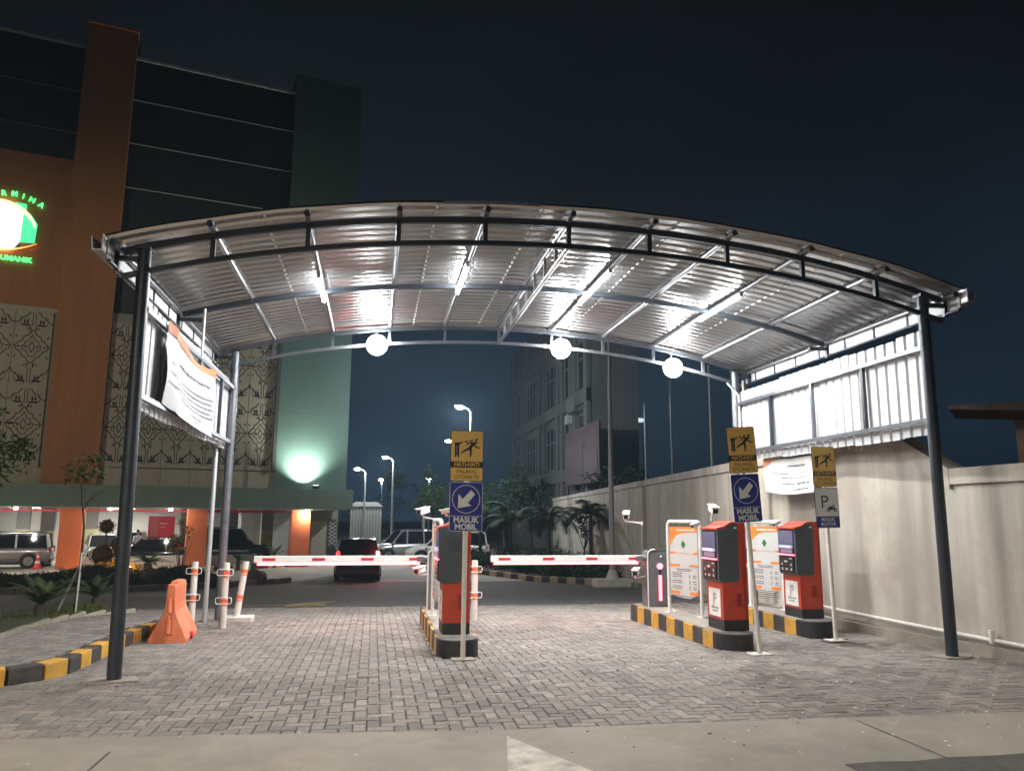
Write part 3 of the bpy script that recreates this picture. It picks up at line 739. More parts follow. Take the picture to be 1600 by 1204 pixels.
# ------------------------------------------------------------------ SIGNS
def rr_plate(b, x0, x1, z0, z1, r, y, m, edge=None, ed=.008, th=.004):
    def ring(x0, x1, z0, z1, r): 
        p = []
        for cx, cz, a0 in ((x1-r, z0+r, -pi/2), (x1-r, z1-r, 0), (x0+r, z1-r, pi/2), (x0+r, z0+r, pi)):
            for i in range(5): a = a0+pi/2*i/4; p.append((cx+r*cos(a), cz+r*sin(a)))
        return p
    if edge:
        b.prism(ring(x0, x1, z0, z1, r), y, y+th, edge, 'y'); p = ring(x0+ed, x1-ed, z0+ed, z1-ed, r*.8); b.add([(q[0], y-.0012, q[1]) for q in p], [tuple(range(len(p)))], m)
    else: b.prism(ring(x0, x1, z0, z1, r), y, y+th, m, 'y')
def warn_panel(t, x0, x1, z0, z1):
    b = MB(); w_, h_ = x1-x0, z1-z0; y = -.03; f = y-.003; cx = (x0+x1)/2
    rr_plate(b, x0, x1, z0, z1, .022, y, YSIGN, INK, .006)
    zb0, zb1 = z0+.265*h_, z0+.385*h_
    b.add([(x0+.004, f, zb0), (x1-.004, f, zb0), (x1-.004, f, zb1), (x0+.004, f, zb1)], [(0, 1, 2, 3)], INK)
    T = lambda X, Z: M4.Translation((X, f-.001, Z)) @ RX90
    b.text('HATI-HATI', T(cx, (zb0+zb1)/2), .068, YSIGN, .0015, sx=.92)
    b.text('PALANG', T(cx, z0+.185*h_), .066, INK, .0, sx=.95); b.text('OTOMATIS', T(cx, z0+.075*h_), .066, INK, .0, sx=.92)
    # barrier machine, raised-arm bar and the struck walking figure
    def q(pts, m=INK): b.add([(x0+p[0]*w_, f-.0005, z0+p[1]*h_) for p in pts], [tuple(range(len(pts)))], m)
    q([(.13, .47), (.17, .47), (.17, .74), (.13, .74)]); q([(.21, .47), (.26, .47), (.26, .74), (.21, .74)]); q([(.12, .70), (.27, .70), (.27, .76), (.12, .76)]); q([(.175, .5), (.205, .5), (.205, .69), (.175, .69)], GREYT)
    for i in range(4):
        a, c = i/4, (i+.62)/4
        q([(.27+.62*a, .735+.085*a), (.27+.62*c, .735+.085*c), (.27+.62*c, .765+.085*c), (.27+.62*a, .765+.085*a)])
    def limb(p, r, m=INK):
        for (a, ra), (c, rc) in zip(zip(p, r), zip(p[1:], r[1:])):
            d = V((c[0]-a[0], c[1]-a[1])).normalized(); n = V((-d.y, d.x)); q([(a[0]+n.x*ra, a[1]+n.y*ra*.65), (a[0]-n.x*ra, a[1]-n.y*ra*.65), (c[0]-n.x*rc, c[1]-n.y*rc*.65), (c[0]+n.x*rc, c[1]+n.y*rc*.65)], m)
    q([(.77+.045*cos(a), .765+.028*sin(a)) for a in [2*pi*i/10 for i in range(10)]])
    limb([(.72, .755), (.58, .66)], [.045, .05]); limb([(.60, .655), (.45, .61), (.32, .55)], [.04, .03, .018]); limb([(.60, .655), (.62, .56), (.60, .47)], [.04, .03, .018])
    limb([(.70, .745), (.78, .67), (.90, .655)], [.03, .022, .014]); limb([(.68, .75), (.56, .76), (.47, .70)], [.028, .022, .014])
    return b.build('warning_panel', t)
def entry_panel(t, x0, x1, z0, z1):
    b = MB(); w_, h_ = x1-x0, z1-z0; y = -.03; f = y-.003; cx = (x0+x1)/2
    rr_plate(b, x0, x1, z0, z1, .022, y, BSIGN, WSIGN, .005)
    zl = z0+.305*h_
    b.add([(x0+.006, f, zl), (x1-.006, f, zl), (x1-.006, f, zl+.005), (x0+.006, f, zl+.005)], [(0, 1, 2, 3)], WSIGN)
    cz = z0+.655*h_; r = w_*.425
    n = 36; vs = [(cx+q*cos(2*pi*i/n), f, cz+q*sin(2*pi*i/n)) for q in (r, r-.007) for i in range(n)]
    b.add(vs, [(i, (i+1) % n, n+(i+1) % n, n+i) for i in range(n)], WSIGN)
    s_ = r*.78; d = .7071
    arrow = [(-.98, -.17), (-.17, -.98)]
    P = [(-.78, -.86), (.52, -.62), (.16, -.38), (.86, .46), (.46, .86), (-.34, .0), (-.74, .48)]
    b.add([(cx+p[0]*s_*.95, f, cz+p[1]*s_*.95) for p in P], [tuple(range(7))], WSIGN)
    T = lambda X, Z: M4.Translation((X, f-.001, Z)) @ RX90
    b.text('MASUK', T(cx, z0+.225*h_), .092, WSIGN, .003, sx=.98); b.text('MOBIL', T(cx, z0+.085*h_), .092, WSIGN, .003, sx=.98)
    return b.build('entry_panel', t)
def bike_panel(t, x0, x1, z0, z1):
    b = MB(); w_, h_ = x1-x0, z1-z0; y = -.03; f = y-.003; cx = (x0+x1)/2
    rr_plate(b, x0, x1, z0, z1, .02, y, WSIGN, INK, .007)
    b.add([(x0+.007, f, z0+.01), (x1-.007, f, z0+.01), (x1-.007, f, z0+.285*h_), (x0+.007, f, z0+.285*h_)], [(0, 1, 2, 3)], BSIGN)
    T = lambda X, Z: M4.Translation((X, f-.001, Z)) @ RX90
    b.text('MASUK', T(cx, z0+.205*h_), .066, WSIGN, .001, sx=.95); b.text('MOTOR', T(cx, z0+.09*h_), .066, WSIGN, .001, sx=.95)
    b.text('P', T(x0+.40*w_, z0+.63*h_), .25, INK, -.001)
    X0, Z0_ = x0+.56*w_, z0+.44*h_
    for cx_ in (0, .10):
        n = 12; vs = [(X0+cx_+q*cos(2*pi*i/n), f, Z0_+q*sin(2*pi*i/n)) for q in (.026, .014) for i in range(n)]; b.add(vs, [(i, (i+1) % n, n+(i+1) % n, n+i) for i in range(n)], INK)
    for p in ([(0, 0), (.05, .005), (.10, .0), (.09, .02), (.03, .035), (-.01, .03)], [(.085, .0), (.10, .0), (.085, .07), (.065, .07)], [(.02, .03), (.07, .03), (.06, .05), (.0, .05)]):
        b.add([(X0+q[0], f, Z0_+q[1]) for q in p], [tuple(range(len(p)))], INK)
    return b.build('motorcycle_panel', t)
def sign(x, y, lean, label, kind, top, mid, bot, xl, xr, base):
    t = thing('lane_sign', label, 'sign', (x, y, gz(y)), 0, 'lane signs on poles', ry=0)
    b = MB(); b.tube([(0, 0, 0), (lean, 0, top-.03)], .028, OFFW, 14); b.build('pole', t)
    b = MB(); b.box((0, 0, .008), (.26, .18, .016), OFFW if base else KTOP, bev=.004, rz=.1)
    b.build('base_plate', t)
    def leaned(o, zc):
        ang = math.atan2(lean, top); o.matrix_local = M4.Translation((lean*zc/top, 0, zc)) @ M4.Rotation(ang, 4, 'Y') @ M4.Translation((0, 0, -zc))
    leaned(warn_panel(t, xl, xr, mid+.006, top), (top+mid)/2)
    leaned((entry_panel if kind == 'car' else bike_panel)(t, xl, xr, bot, mid-.006), (bot+mid)/2)
    b = MB()
    for z in (bot+.1, mid-.12, mid+.12, top-.1): b.box((lean*z/top, .012, z), (.075, .05, .03), GALV)
    b.build('clamps', t)
sign(1.055, 9.20, .01, 'upright lane sign in front of the middle island', 'car', 2.62, 2.015, 1.44, -.195, .195, 0)
sign(4.61, 9.03, -.15, 'leaning lane sign with blue arrow panel right of centre', 'car', 2.73, 2.15, 1.56, -.185, .19, 1)
sign(6.22, 10.0, -.05, 'lane sign with white motorcycle parking panel beside the wall', 'bike', 2.62, 2.06, 1.50, -.175, .18, 1)

# ------------------------------------------------------------------ BOLLARDS AND WATER BARRIER
BOR = mat('reflective orange band', (.80, .17, .07), .4)
def bollard(x, y, h, label, lean=0, loops=True, base=False):
    t = thing('bollard', label, 'bollard', (x, y, gz(y)), 0, 'white bollards with orange bands', ry=lean)
    one('post', t, OFFW, lambda b, m: (b.tube([(0, 0, 0), (0, 0, h)], .052, m, 16)))
    for z in (h-.14, h*.42):
        one('band', t, BOR, lambda b, m: b.tube([(0, 0, z-.04), (0, 0, z+.02)], .0545, m, 16)); one('band', t, BOR, lambda b, m: b.tube([(0, 0, z-.075), (0, 0, z-.062)], .0545, m, 16))
        if loops:
            for z_ in ((z,)):
                b = MB(); s_ = [(-.10, -.045), (.10, -.045), (.115, -.03), (.115, .03), (.10, .045), (-.10, .045), (-.115, .03), (-.115, -.03), (-.10, -.045)]
                b.tube([(p[0], -.058, z_+p[1]) for p in s_], .0065, WHITE, 6); b.build('chain_loop', t)
    if base: one('base', t, OFFW, lambda b, m: b.box((.02, 0, .04), (.50, .32, .09), m, bev=.015, ry=-lean))
    return t
bollard(-2.80, 13.45, .95, 'white bollard right behind the orange water barrier')
bollard(-2.19, 12.70, .96, 'nearest white bollard in front of the rear left canopy post')
bollard(-2.15, 13.62, .95, 'leaning white bollard on a loose concrete foot', R(6.5), False, True)
bollard(1.70, 13.25, .96, 'single white bollard right of the middle island')
t = thing('water_barrier', 'orange plastic water filled barrier at the end of the striped kerb', 'road barrier', (-2.60, 11.15, gz(11.6)), R(4)); t.scale = (.88, .95, 1)
secs = [(0, .30, .0), (.0, .30, .06), (.05, .19, .30), (.08, .075, .42), (.085, .065, .60), (.09, .06, .70)]
b = MB(); vs = []; yl = [0, .02, .06, .24, .30, .70, .76, .98, 1.02]
def wprof(k):
    a = 1.0
    if k in (0, 8): a = .93
    if k in (3, 4, 5): a = 1.0
    if k == 4: a = .94
    g_ = [(-.27, 0), (-.275, .05), (-.25, .09), (-.085, .39), (-.066, .47), (-.060, .70), (-.048, .745), (.048, .745), (.060, .70), (.066, .47), (.085, .39), (.25, .09), (.275, .05), (.27, 0)]
    return [(x*a, z if k not in (0, 8) else z*.985) for x, z in g_]
for k, y in enumerate(yl):
    for x, z in wprof(k): vs.append((x, y+(.05*z if k < 4 else -.03*z), z))
np_ = 14; fs = [(k*np_+i, k*np_+i+1, (k+1)*np_+i+1, (k+1)*np_+i) for k in range(len(yl)-1) for i in range(np_-1)]
fs += [tuple(range(np_))[::-1], tuple(range((len(yl)-1)*np_, len(yl)*np_))]
b.add(vs, fs, PLAST); b.build('shell', t)
b = MB()
for z, r in ((.20, .042), (.46, .038)):
    b.tube([(0, -.035, z-.07), (0, -.035, z+.10)], [r, r*.85], PLAST, 10)
b.tube([(0, -.035, .30), (0, -.035, .36)], .02, PLAST, 8); b.tube([(0, -.035, .54), (0, -.035, .58)], .018, PLAST, 8)
b.build('hinge_lugs', t)
b = MB(); b.box((0, .50, .755), (.10, .50, .03), PLAST, bev=.01); b.build('top_ridge', t)
b = MB(); b.tube([(.25, .42, .05), (.29, .42, .05)], .05, REDP, 12); b.build('drain_plug', t)

# ------------------------------------------------------------------ BOUNDARY WALL
t = thing('boundary_wall', 'cream painted boundary wall with stepped top along the right side', 'wall', (7.3, 8, 0))
ox, oy = 7.3, 8
def wx(y): return interp(y, [-8, 8, 11, 14, 50], [7.75, 7.36, 7.17, 7.42, 11.5])
def wall_seg(b, ys, z0, z1, m, th=.2, off=0.):
    for a, c in zip(ys, ys[1:]):
        xa, xc = wx(a)+off-ox, wx(c)+off-ox; za_, zc = z0(a), z0(c); zb_, zd = z1(a), z1(c)
        vs = [(xa, a-oy, za_), (xa+th, a-oy, za_), (xa+th, a-oy, zb_), (xa, a-oy, zb_), (xc, c-oy, zc), (xc+th, c-oy, zc), (xc+th, c-oy, zd), (xc, c-oy, zd)]
        b.add(vs, [(0, 1, 2, 3), (7, 6, 5, 4), (0, 3, 7, 4), (1, 5, 6, 2), (3, 2, 6, 7), (0, 4, 5, 1)], m)
b = MB(); wall_seg(b, [-8, 8.95], lambda y: gz(y)-.3, lambda y: 2.2, WALLP)
wall_seg(b, [8.95, 9.75, 11, 14, 20, 26, 32, 50], lambda y: gz(y)-.3, lambda y: interp(y, [8.95, 9.75], [2.2, 2.68]) if y < 9.8 else 2.72, WALLP); b.build('wall_face', t)
b = MB(); wall_seg(b, [-8, 8.9], lambda y: 2.04, lambda y: 2.24, WALLP, .28, -.045)
wall_seg(b, [9.8, 11, 14, 20, 26, 32, 50], lambda y: 2.56 if y < 11 else 2.60, lambda y: 2.75 if y < 11 else 2.78, WALLP, .28, -.045)
wall_seg(b, [8.9, 9.8], lambda y: interp(y, [8.9, 9.8], [1.98, 2.5]), lambda y: interp(y, [8.9, 9.8], [2.24, 2.75]), WALLP, .28, -.05); b.build('coping', t)
b = MB(); wall_seg(b, [-8, 8, 11, 14, 20, 26, 32], lambda y: gz(y)-.3, lambda y: gz(y)+.13, WALLB, .22, -.13); b.build('wall_foot', t)
b = MB(); ys_ = [-2, 2, 5, 8, 9.5, 11, 12.6]
b.tube([(wx(y)-.075-ox, y-oy, .20+.012*sin(y*3)) for y in ys_], .026, OFFW, 8); b.build('pipe', t)
b = MB(); b.tube([(wx(8.4)-.10-ox, .4, .16), (wx(8.4)-.10-ox, .4, .27)], .03, OFFW, 8); b.box((wx(8.4)-.10-ox, .4, .29), (.05, .05, .04), OFFW); b.build('tap', t)
# loose cables under the right side sheet
t = thing('loose_cable', 'thin pale cables sagging between the right wall sheet and the wall', 'cable', (6.8, 10, 2.6))
b = MB(); 
for k, (y0, y1, zz) in enumerate(((.0, .6, -.02), (2.1, 3.3, .05), (.3, .9, .02))):
    b.tube([(.02+.06*i, y0+(y1-y0)*i/6, zz+.06-.10*sin(pi*i/6)+.015*i) for i in range(7)], .006, OFFW, 5)
b.build('cable', t)

# ------------------------------------------------------------------ HOSPITAL BUILDING (local x along the facade, y into it, z up from the yard)
BA = R(14.3); BP = V((-13.8, 40, -1.0))
OT = mat('orange render', (.30, .125, .042), .8, var=.08, scale=.25, streak=.12)
OP = mat('orange column paint', (.52, .13, .045), .7, var=.06, scale=.6)
DGL = mat('dark cladding', (.020, .024, .024), .5, var=.15, scale=.3)
TRM = mat('pale joint strip', (.42, .46, .42), .6)
LATM = mat('lattice screen', (.32, .285, .215), .7, var=.07, scale=.5)
CUT = mat('lattice opening', (.018, .016, .013), .9)
FASC = mat('sage green fascia', (.125, .175, .14), .6, var=.06, scale=.4, streak=.08)
GTW = mat('pale green render', (.085, .145, .122), .75, var=.05, scale=.3, streak=.05)
GRW = mat('grey render', (.20, .195, .18), .8, var=.08, scale=.5)
bld = thing('hospital_building', 'large hospital block with orange pylon, pierced screens and green tower', 'building', BP, BA)
def bb(name, x0, x1, y0, y1, z0, z1, m, par=bld, bev=0, **kw):
    b = MB(); b.b2(x0, x1, y0, y1, z0, z1, m, bev); return b.build(name, par, **kw)
bb('orange_pylon', -1.55, .745, -.55, 2, 3.95, 27.3, OT)
b = MB(); b.b2(-1.6, .79, -.6, 2.05, 27.3, 27.42, mat('orange coping', (.55, .16, .06), .6)); b.build('coping', bld)
bb('orange_wall', -14, -1.552, -.12, 1, 12.35, 19.95, OT)
b = MB(); b.b2(-14, -1.553, .02, 6, 19.952, 26.1, DGL); 
for z in (21.45, 23.7): b.b2(-14, -1.56, -.01, .02, z-.02, z+.02, mat('dim joint strip', (.20, .22, .20), .6))
b.build('cladding', bld)
bb('parapet_trim', -14, -1.556, -.06, .4, 26.1, 26.24, TRM)
b = MB(); b.b2(.747, 8.88, .02, 6, 12.42, 26.1, DGL)
for z in (23.85, 21.45, 19.05, 16.65, 14.3): b.b2(.75, 8.88, -.005, .02, z-.022, z+.022, TRM)
b.build('cladding', bld)
bb('parapet_trim', .75, 8.9, -.06, .4, 26.1, 26.24, TRM)
bb('green_tower', 8.885, 12.62, -.18, 9, 3.95, 27.3, GTW)
b = MB(); 
for z in (7.9, 11.9, 15.9, 19.9, 23.9): b.b2(8.9, 12.61, -.184, -.17, z-.012, z+.012, mat('green groove', (.12, .2, .17), .8))
b.build('grooves', bld)
bb('downpipe', 8.72, 8.90, -.24, -.02, 4.8, 12.4, mat('dark pipe', (.06, .06, .055), .6))
# pierced screens: pale sheet with dark cut motifs
def motif(b, X, Z, y, w_, h_):
    """one repeat of the screen pattern, mirrored left and right, w_ x h_"""
    def st(pts, r=.022):
        for sx in (1, -1):
            P = [V((X+sx*p[0]*w_/2, y, Z+p[1]*h_)) for p in pts]
            for a, c in zip(P, P[1:]):
                d = (c-a); 
                if d.length < 1e-4: continue
                d.normalize(); n = V((-d.z, 0, d.x))*r
                a2, c2 = a-d*r*.5, c+d*r*.5
                b.add([a2+n, a2-n, c2-n, c2+n], [(0, 1, 2, 3)], CUT)
    def leaf(x, z, l, r, ang):
        for sx in (1, -1):
            d = V((sx*sin(ang), 0, cos(ang))); n = V((d.z, 0, -d.x)); c = V((X+sx*x*w_/2, y, Z+z*h_))
            b.add([c-d*l, c+n*r, c+d*l, c-n*r], [(0, 1, 2, 3)], CUT)
    wav = lambda a, c, n=7, am=.045: [(a[0]+(c[0]-a[0])*i/n+am*sin(i*2.4), a[1]+(c[1]-a[1])*i/n+am*.35*cos(i*2.4)) for i in range(n+1)]
    st(wav((.02, .74), (.92, .53))); st(wav((.92, .53), (.02, .32)))
    st(wav((.0, .67), (.52, .53), 5, .05), .018); st(wav((.52, .53), (.0, .39), 5, .05), .018)
    st([(.0, .60), (.16, .53), (.0, .46)], .02)
    st(wav((1, .83), (.16, .99), 6)); st(wav((1, .24), (.16, .06), 6))
    st([(.08, .80), (.08, .98)], .016); st([(.08, .06), (.08, .26)], .016)
    for z in (.86, .13):
        leaf(.34, z, .16, .05, 0); leaf(.50, z, .16, .05, 0); st([(.22, z-.045), (.62, z-.045)], .04)
        for k in range(3): leaf(.72+.06*(k % 2), z-.03+k*.035, .055, .028, .8)
    leaf(.16, .77, .16, .04, .15); leaf(.30, .765, .10, .03, .3); leaf(.16, .29, .16, .04, -.15); leaf(.30, .295, .10, .03, -.3)
    leaf(.70, .53, .10, .04, 1.57); leaf(.30, .53, .09, .05, 0); leaf(.84, .66, .09, .035, .6); leaf(.84, .40, .09, .035, -.6)
def screen(x0, x1, z0, z1, n, rows):
    b = MB(); b.b2(x0, x1, -.10, -.03, z0, z1, LATM)
    w_, h_ = (x1-x0)/n, (z1-z0)/rows
    for i in range(n):
        for j in range(rows): motif(b, x0+w_*(i+.5), z0+h_*j, -.104, w_, h_)
    for i in range(1, n): b.b2(x0+w_*i-.01, x0+w_*i+.01, -.1035, -.1, z0, z1, CUT)
    return b.build('lattice_screen', bld)
bb('screen_wall', .75, 8.884, .0, 3, 4.8, 12.42, GRW); bb('screen_wall', -14, -1.552, .0, 3, 4.8, 12.34, GRW)
screen(.80, 8.70, 4.86, 11.95, 6, 2); screen(-9.5, -1.75, 4.75, 12.1, 5, 2)
bb('top_band', .76, 8.7, -.13, -.0, 11.952, 12.41, GRW); bb('top_band', -14, -1.56, -.13, 0, 12.102, 12.33, CREAM)
bb('cream_band', .75, 8.88, -.10, 2, 3.95, 4.795, CREAM); bb('cream_band', -14, -1.555, -.10, 2, 3.95, 4.74, CREAM)
b = MB()
for i in range(1, 6): b.b2(.75+i*1.36-.008, .75+i*1.36+.008, -.103, -.1, 3.96, 4.79, CUT)
b.build('band_joints', bld)
bb('fascia', -14, 12.85, -.95, -.55, 2.93, 3.945, FASC, bev=.01); bb('canopy_slab', -14, 12.85, -.56, 1.2, 2.95, 3.94, GRW)
b = MB(); b.b2(-14, 12.6, -.80, -.56, 2.86, 2.935, OFFW); b.build('soffit_trim', bld)
bb('ceiling', -14, 12.6, -.5, 15, 3.0, 3.3, mat('car park ceiling', (.30, .29, .27), .85, var=.1, scale=1))
for x0 in (-6.1, -.62, 4.83, 9.83): bb('orange_column', x0, x0+.96, -.40, .45, 0, 2.93, OP, bev=.02)
YB = mat('hazard yellow', (.6, .45, .05), .6); CRM = mat('cream column base', (.52, .47, .28), .7, var=.08)
for y in (4.2, 8.8):
    for x0 in (-4.6, -1.9, 4.65, 7.0, 8.9) if y < 5 else (-5.4, -3.6, -.2, 6.0, 7.6):
        b = MB(); b.b2(x0, x0+.62, y, y+.6, 1.75, 3.0, GRW); b.b2(x0-.005, x0+.625, y-.005, y+.605, 1.05, 1.749, CRM)
        for k in range(6):
            b.b2(x0-.006, x0+.626, y-.006, y+.606, k*.175, k*.175+.0875, INK); b.b2(x0-.006, x0+.626, y-.006, y+.606, k*.175+.088, k*.175+.1745, YB if k % 2 else CRM)
        b.build('inner_column', bld)
bb('back_wall', -14, 12.4, 14.6, 15, 0, 3, mat('car park back wall', (.42, .41, .38), .8, var=.06, scale=.5))
bb('side_wall', 10.95, 12.62, 1.6, 2.0, 0, 3, mat('olive wall', (.20, .185, .14), .8, var=.06)); 
bb('shutter', 11.2, 12.0, 1.54, 1.6, .35, 2.3, mat('pale shutter', (.30, .29, .22), .7))
b = MB(); b.b2(12.12, 12.55, 1.54, 1.6, .25, 2.4, mat('grille back', (.04, .045, .04), .7))
for k in range(6): b.bar((12.14, 1.535, 1.0+k*.2), (12.53, 1.535, 1.25+k*.2), .015, .02, OFFW)
for k in range(6): b.bar((12.53, 1.532, 1.0+k*.2), (12.14, 1.532, 1.25+k*.2), .015, .02, OFFW)
b.b2(12.14, 12.53, 1.53, 1.6, .25, .85, INK); b.build('grille_door', bld)
b = MB(); b.b2(-10, 9.4, 2.0, 2.12, 2.72, 2.82, REDP); b.b2(5.4, 9.6, .5, .58, 2.74, 2.84, REDP); b.build('red_pipe', bld)
CL = mat('lit ceiling lamp', (1, 1, 1), .5, emit=(1, .97, .9), es=40)
for x in (-4.3, -2.35, 1.45, 4.05, 10.55):
    b = MB(); b.tube([(x, -.68, 2.86), (x, -.68, 2.79)], [.09, .075], CL, 12); b.build('soffit_lamp', bld)
    lamp('lamp', 'POINT', (x, -.68, 2.62), 55, (1, .95, .86), bld, shadow_soft_size=.08)
for x, y in ((-3.2, 6.5), (1.6, 11.5), (4.2, 6.8), (1.2, 6.5), (7.6, 7.2), (-3.5, 12)):
    b = MB(); b.b2(x-.6, x+.6, y-.05, y+.05, 2.93, 2.98, CL); b.build('car_park_lamp', bld)
    lamp('lamp', 'AREA', (x, y, 2.9), 42 if (x, y) != (1.6, 11.5) else 200, (1, .96, .88), bld, shape='RECTANGLE', size=1.2, size_y=.1)
# the floodlight washing the green tower
t = thing('wall_washer', 'small floodlight on the fascia aimed up the green tower', 'floodlight', BP+M4.Rotation(BA, 3, 'Z') @ V((10.9, -.80, 3.96)), BA)
one('housing', t, INK, lambda b, m: (b.box((0, 0, .10), (.34, .14, .12), m, bev=.01, rx=-.5), b.box((0, 0, .02), (.1, .1, .05), m)))
one('lens', t, mat('lit washer lens', (1, 1, 1), .5, emit=(.9, 1, .9), es=20), lambda b, m: b.box((0, .06, .165), (.28, .08, .01), m, rx=-.5))
l = lamp('lamp', 'SPOT', (-.55, .05, .2), 1500, (.93, 1, .88), t, spot_size=R(125), spot_blend=1, shadow_soft_size=.1); l.rotation_euler = (R(164), 0, 0)
# orange pylon is dimly brightened by unseen warm lamps added at its foot (see the garden)
# illuminated sign on the orange wall
GEM = mat('lit green lettering', (.2, 1, .4), .5, emit=(.06, 1, .16), es=1.8); WEM = mat('lit white panel', (1, 1, 1), .5, emit=(.90, 1, .95), es=4)
GPN = mat('lit green panel', (.1, .8, .4), .5, emit=(.05, .62, .22), es=1.0); OEM = mat('lit orange arc', (1, .5, .2), .5, emit=(1, .30, .06), es=1.6); YEM = mat('lit yellow arc', (1, .9, .3), .5, emit=(1, .82, .25), es=1.8)
t = thing('illuminated_sign', 'glowing green and white hospital emblem on the orange wall', 'lit sign', BP+M4.Rotation(BA, 3, 'Z') @ V((-4.9, -.13, 16.0)), BA)
b = MB(); b.b2(-.55, 1.40, -.10, 0, -.98, 1.0, mat('sign case', (.05, .05, .05), .6)); b.build('case', t)
b = MB(); b.prism([(-.6, -1.0), (.3, -1.08), (1.15, -1.04), (1.42, -.62), (1.45, .98), (1.1, 1.14), (.5, 1.22), (-.1, 1.16), (-.6, .95)], -.15, -.10, WEM, 'y'); b.build('white_panel', t)
b = MB(); b.prism([(1.46, -.64), (2.04, -.60), (2.08, .34), (1.78, .78), (1.46, .95)], -.148, -.10, GPN, 'y'); b.prism([(1.12, 1.17), (1.46, 1.02), (1.56, 1.02), (1.56, 1.27), (1.12, 1.30)], -.16, -.11, GPN, 'y'); b.build('green_panel', t)
def ribbon(b, P, wds, m):
    vs = []
    for i, p in enumerate(P):
        d = (P[min(i+1, len(P)-1)]-P[max(i-1, 0)]).normalized(); n = V((-d.z, 0, d.x))*wds[i]; vs += [p+n, p-n, p+n+V((0, .04, 0)), p-n+V((0, .04, 0))]
    for i in range(len(P)-1): k = i*4; b.add([vs[k], vs[k+1], vs[k+5], vs[k+4]], [(0, 1, 2, 3)], m); b.add([vs[k], vs[k+4], vs[k+6], vs[k+2]], [(0, 1, 2, 3)], m)
b = MB(); P = [V((.42+1.68*sin(a), -.19, -.36+1.62*cos(a))) for a in [R(-30+102*i/20) for i in range(21)]]; ribbon(b, P, [.03+.055*sin(pi*i/20) for i in range(21)], YEM); b.build('yellow_arc', t)
b = MB(); P = [V((.1+2.05*u, -.19, -1.16+.52*u**2.4)) for u in [i/12 for i in range(13)]]; ribbon(b, P, [.075*(1-i/12)+.01 for i in range(13)], OEM); b.build('orange_arc', t)
b = MB()
for ch, X, Z, a in zip('HERMINA', (-.14, .20, .56, 1.0, 1.37, 1.74, 2.14), (1.40, 1.58, 1.69, 1.73, 1.66, 1.54, 1.35), (25, 17, 8, 0, -9, -18, -27)):
    b.text(ch, M4.Translation((X, -.08, Z)) @ M4.Rotation(R(-a), 4, 'Y') @ RX90, .33, GEM, .012, .02)
b.build('arched_lettering', t)
b = MB(); b.text('UMANIK', M4.Translation((1.36, -.08, -1.48)) @ RX90, .31, GEM, .010, .02, sx=1.08); b.build('lettering', t)

# ------------------------------------------------------------------ PARKING FOREGROUND: low wall, kerb, gravel, red board
LW = mat('pale planter wall', (.40, .38, .35), .8, var=.08, scale=1, stain=(.28, .26, .23), stain_s=1)
t = thing('planter_wall', 'low pale wall between the orange columns of the car park', 'low wall', BP, BA)
b = MB(); b.b2(.35, 8.6, .55, .75, -.05, .60, LW); b.build('wall_face', t)
GV = mat('white gravel', (.55, .52, .47), .9, var=.4, scale=40, bump=1, bscale=40)
b = MB(); b.poly([(-8.7, 38.6, -.93), (-3.4, 43.0, -.93), (-4.6, 43.4, -.93), (-14.0, 40.6, -.93), (-14.5, 37.6, -.93), (-10.5, 37.2, -.93)], GV); struct(b.build('gravel_bed'))
kerb('yard_kerb', [(-10.5, 37.0), (-8.6, 38.3), (-6.5, 40.3), (-4.4, 42.2), (-3.2, 42.9), (-3.3, 43.4)], .2, .20, .95, [KBLK, mat('pale yellow kerb paint', (.55, .48, .22), .7, var=.2, scale=6)], lambda y: -1.0)
strip_poly('pale_walk', [(-30, 34.2), (-16, 35.2), (-13.6, 36.8), (-14.2, 39.0), (-30, 36.5)], .02, mat('pale paving', (.42, .38, .33), .8, var=.15, scale=2))
t = thing('red_board', 'upright red sign board inside the car park', 'sign board', BP+M4.Rotation(BA, 3, 'Z') @ V((3.75, 6.5, 0)), BA)
b = MB(); b.b2(-.68, .68, -.03, .03, .55, 2.5, mat('red board', (.72, .02, .05), .5, var=.08)); b.build('panel', t)
b = MB(); rdw = mat('pale red print', (.75, .35, .33), .5); dash_lines(b, M4.Translation((0, -.034, 0)), [(-.1, .3, 2.1, .12), (-.1, .2, 1.9, .08)], rdw, .5); b.b2(-.6, -.18, -.036, -.03, .6, 2.45, mat('board stripe', (.62, .12, .12), .5)); b.build('print', t)
b = MB(); b.tube([(-.5, 0, 0), (-.5, 0, .56)], .03, INK, 6); b.tube([(.5, 0, 0), (.5, 0, .56)], .03, INK, 6); b.build('stand', t)
t = thing('traffic_cone', 'red and white traffic cone near the parked silver van', 'traffic cone', (-15.9, 41.7, -1.0)); t.scale = (.72, .72, .72)
CON = mat('cone red', (.75, .05, .05), .5)
one('base', t, CON, lambda b, m: b.box((0, 0, .02), (.62, .62, .05), m, bev=.01))
b = MB(); zs = [.04, .34, .5, .72, .85, 1.05]; rs = [.24, .165, .13, .085, .07, .03]
for i in range(5): b.tube([(0, 0, zs[i]), (0, 0, zs[i+1])], [rs[i], rs[i+1]], CON if i % 2 == 0 else WHITE, 14, cap=i == 4)
b.build('cone', t)
t = thing('notice_sign', 'small white notice on a post in front of the silver van', 'sign', (-17.1, 39.4, -1.0), R(10))
one('post', t, OFFW, lambda b, m: b.tube([(0, 0, 0), (0, .01, .95)], .025, m, 8))
b = MB(); b.b2(-.28, .28, -.02, .0, .72, 1.48, OFFW); dash_lines(b, M4.Translation((0, -.024, 0)), [(-.18, .18, 1.3, .05), (-.2, .2, 1.15, .03), (-.2, .15, 1.05, .03), (-.2, .2, .95, .03)], GREYT, .7); b.build('panel', t)

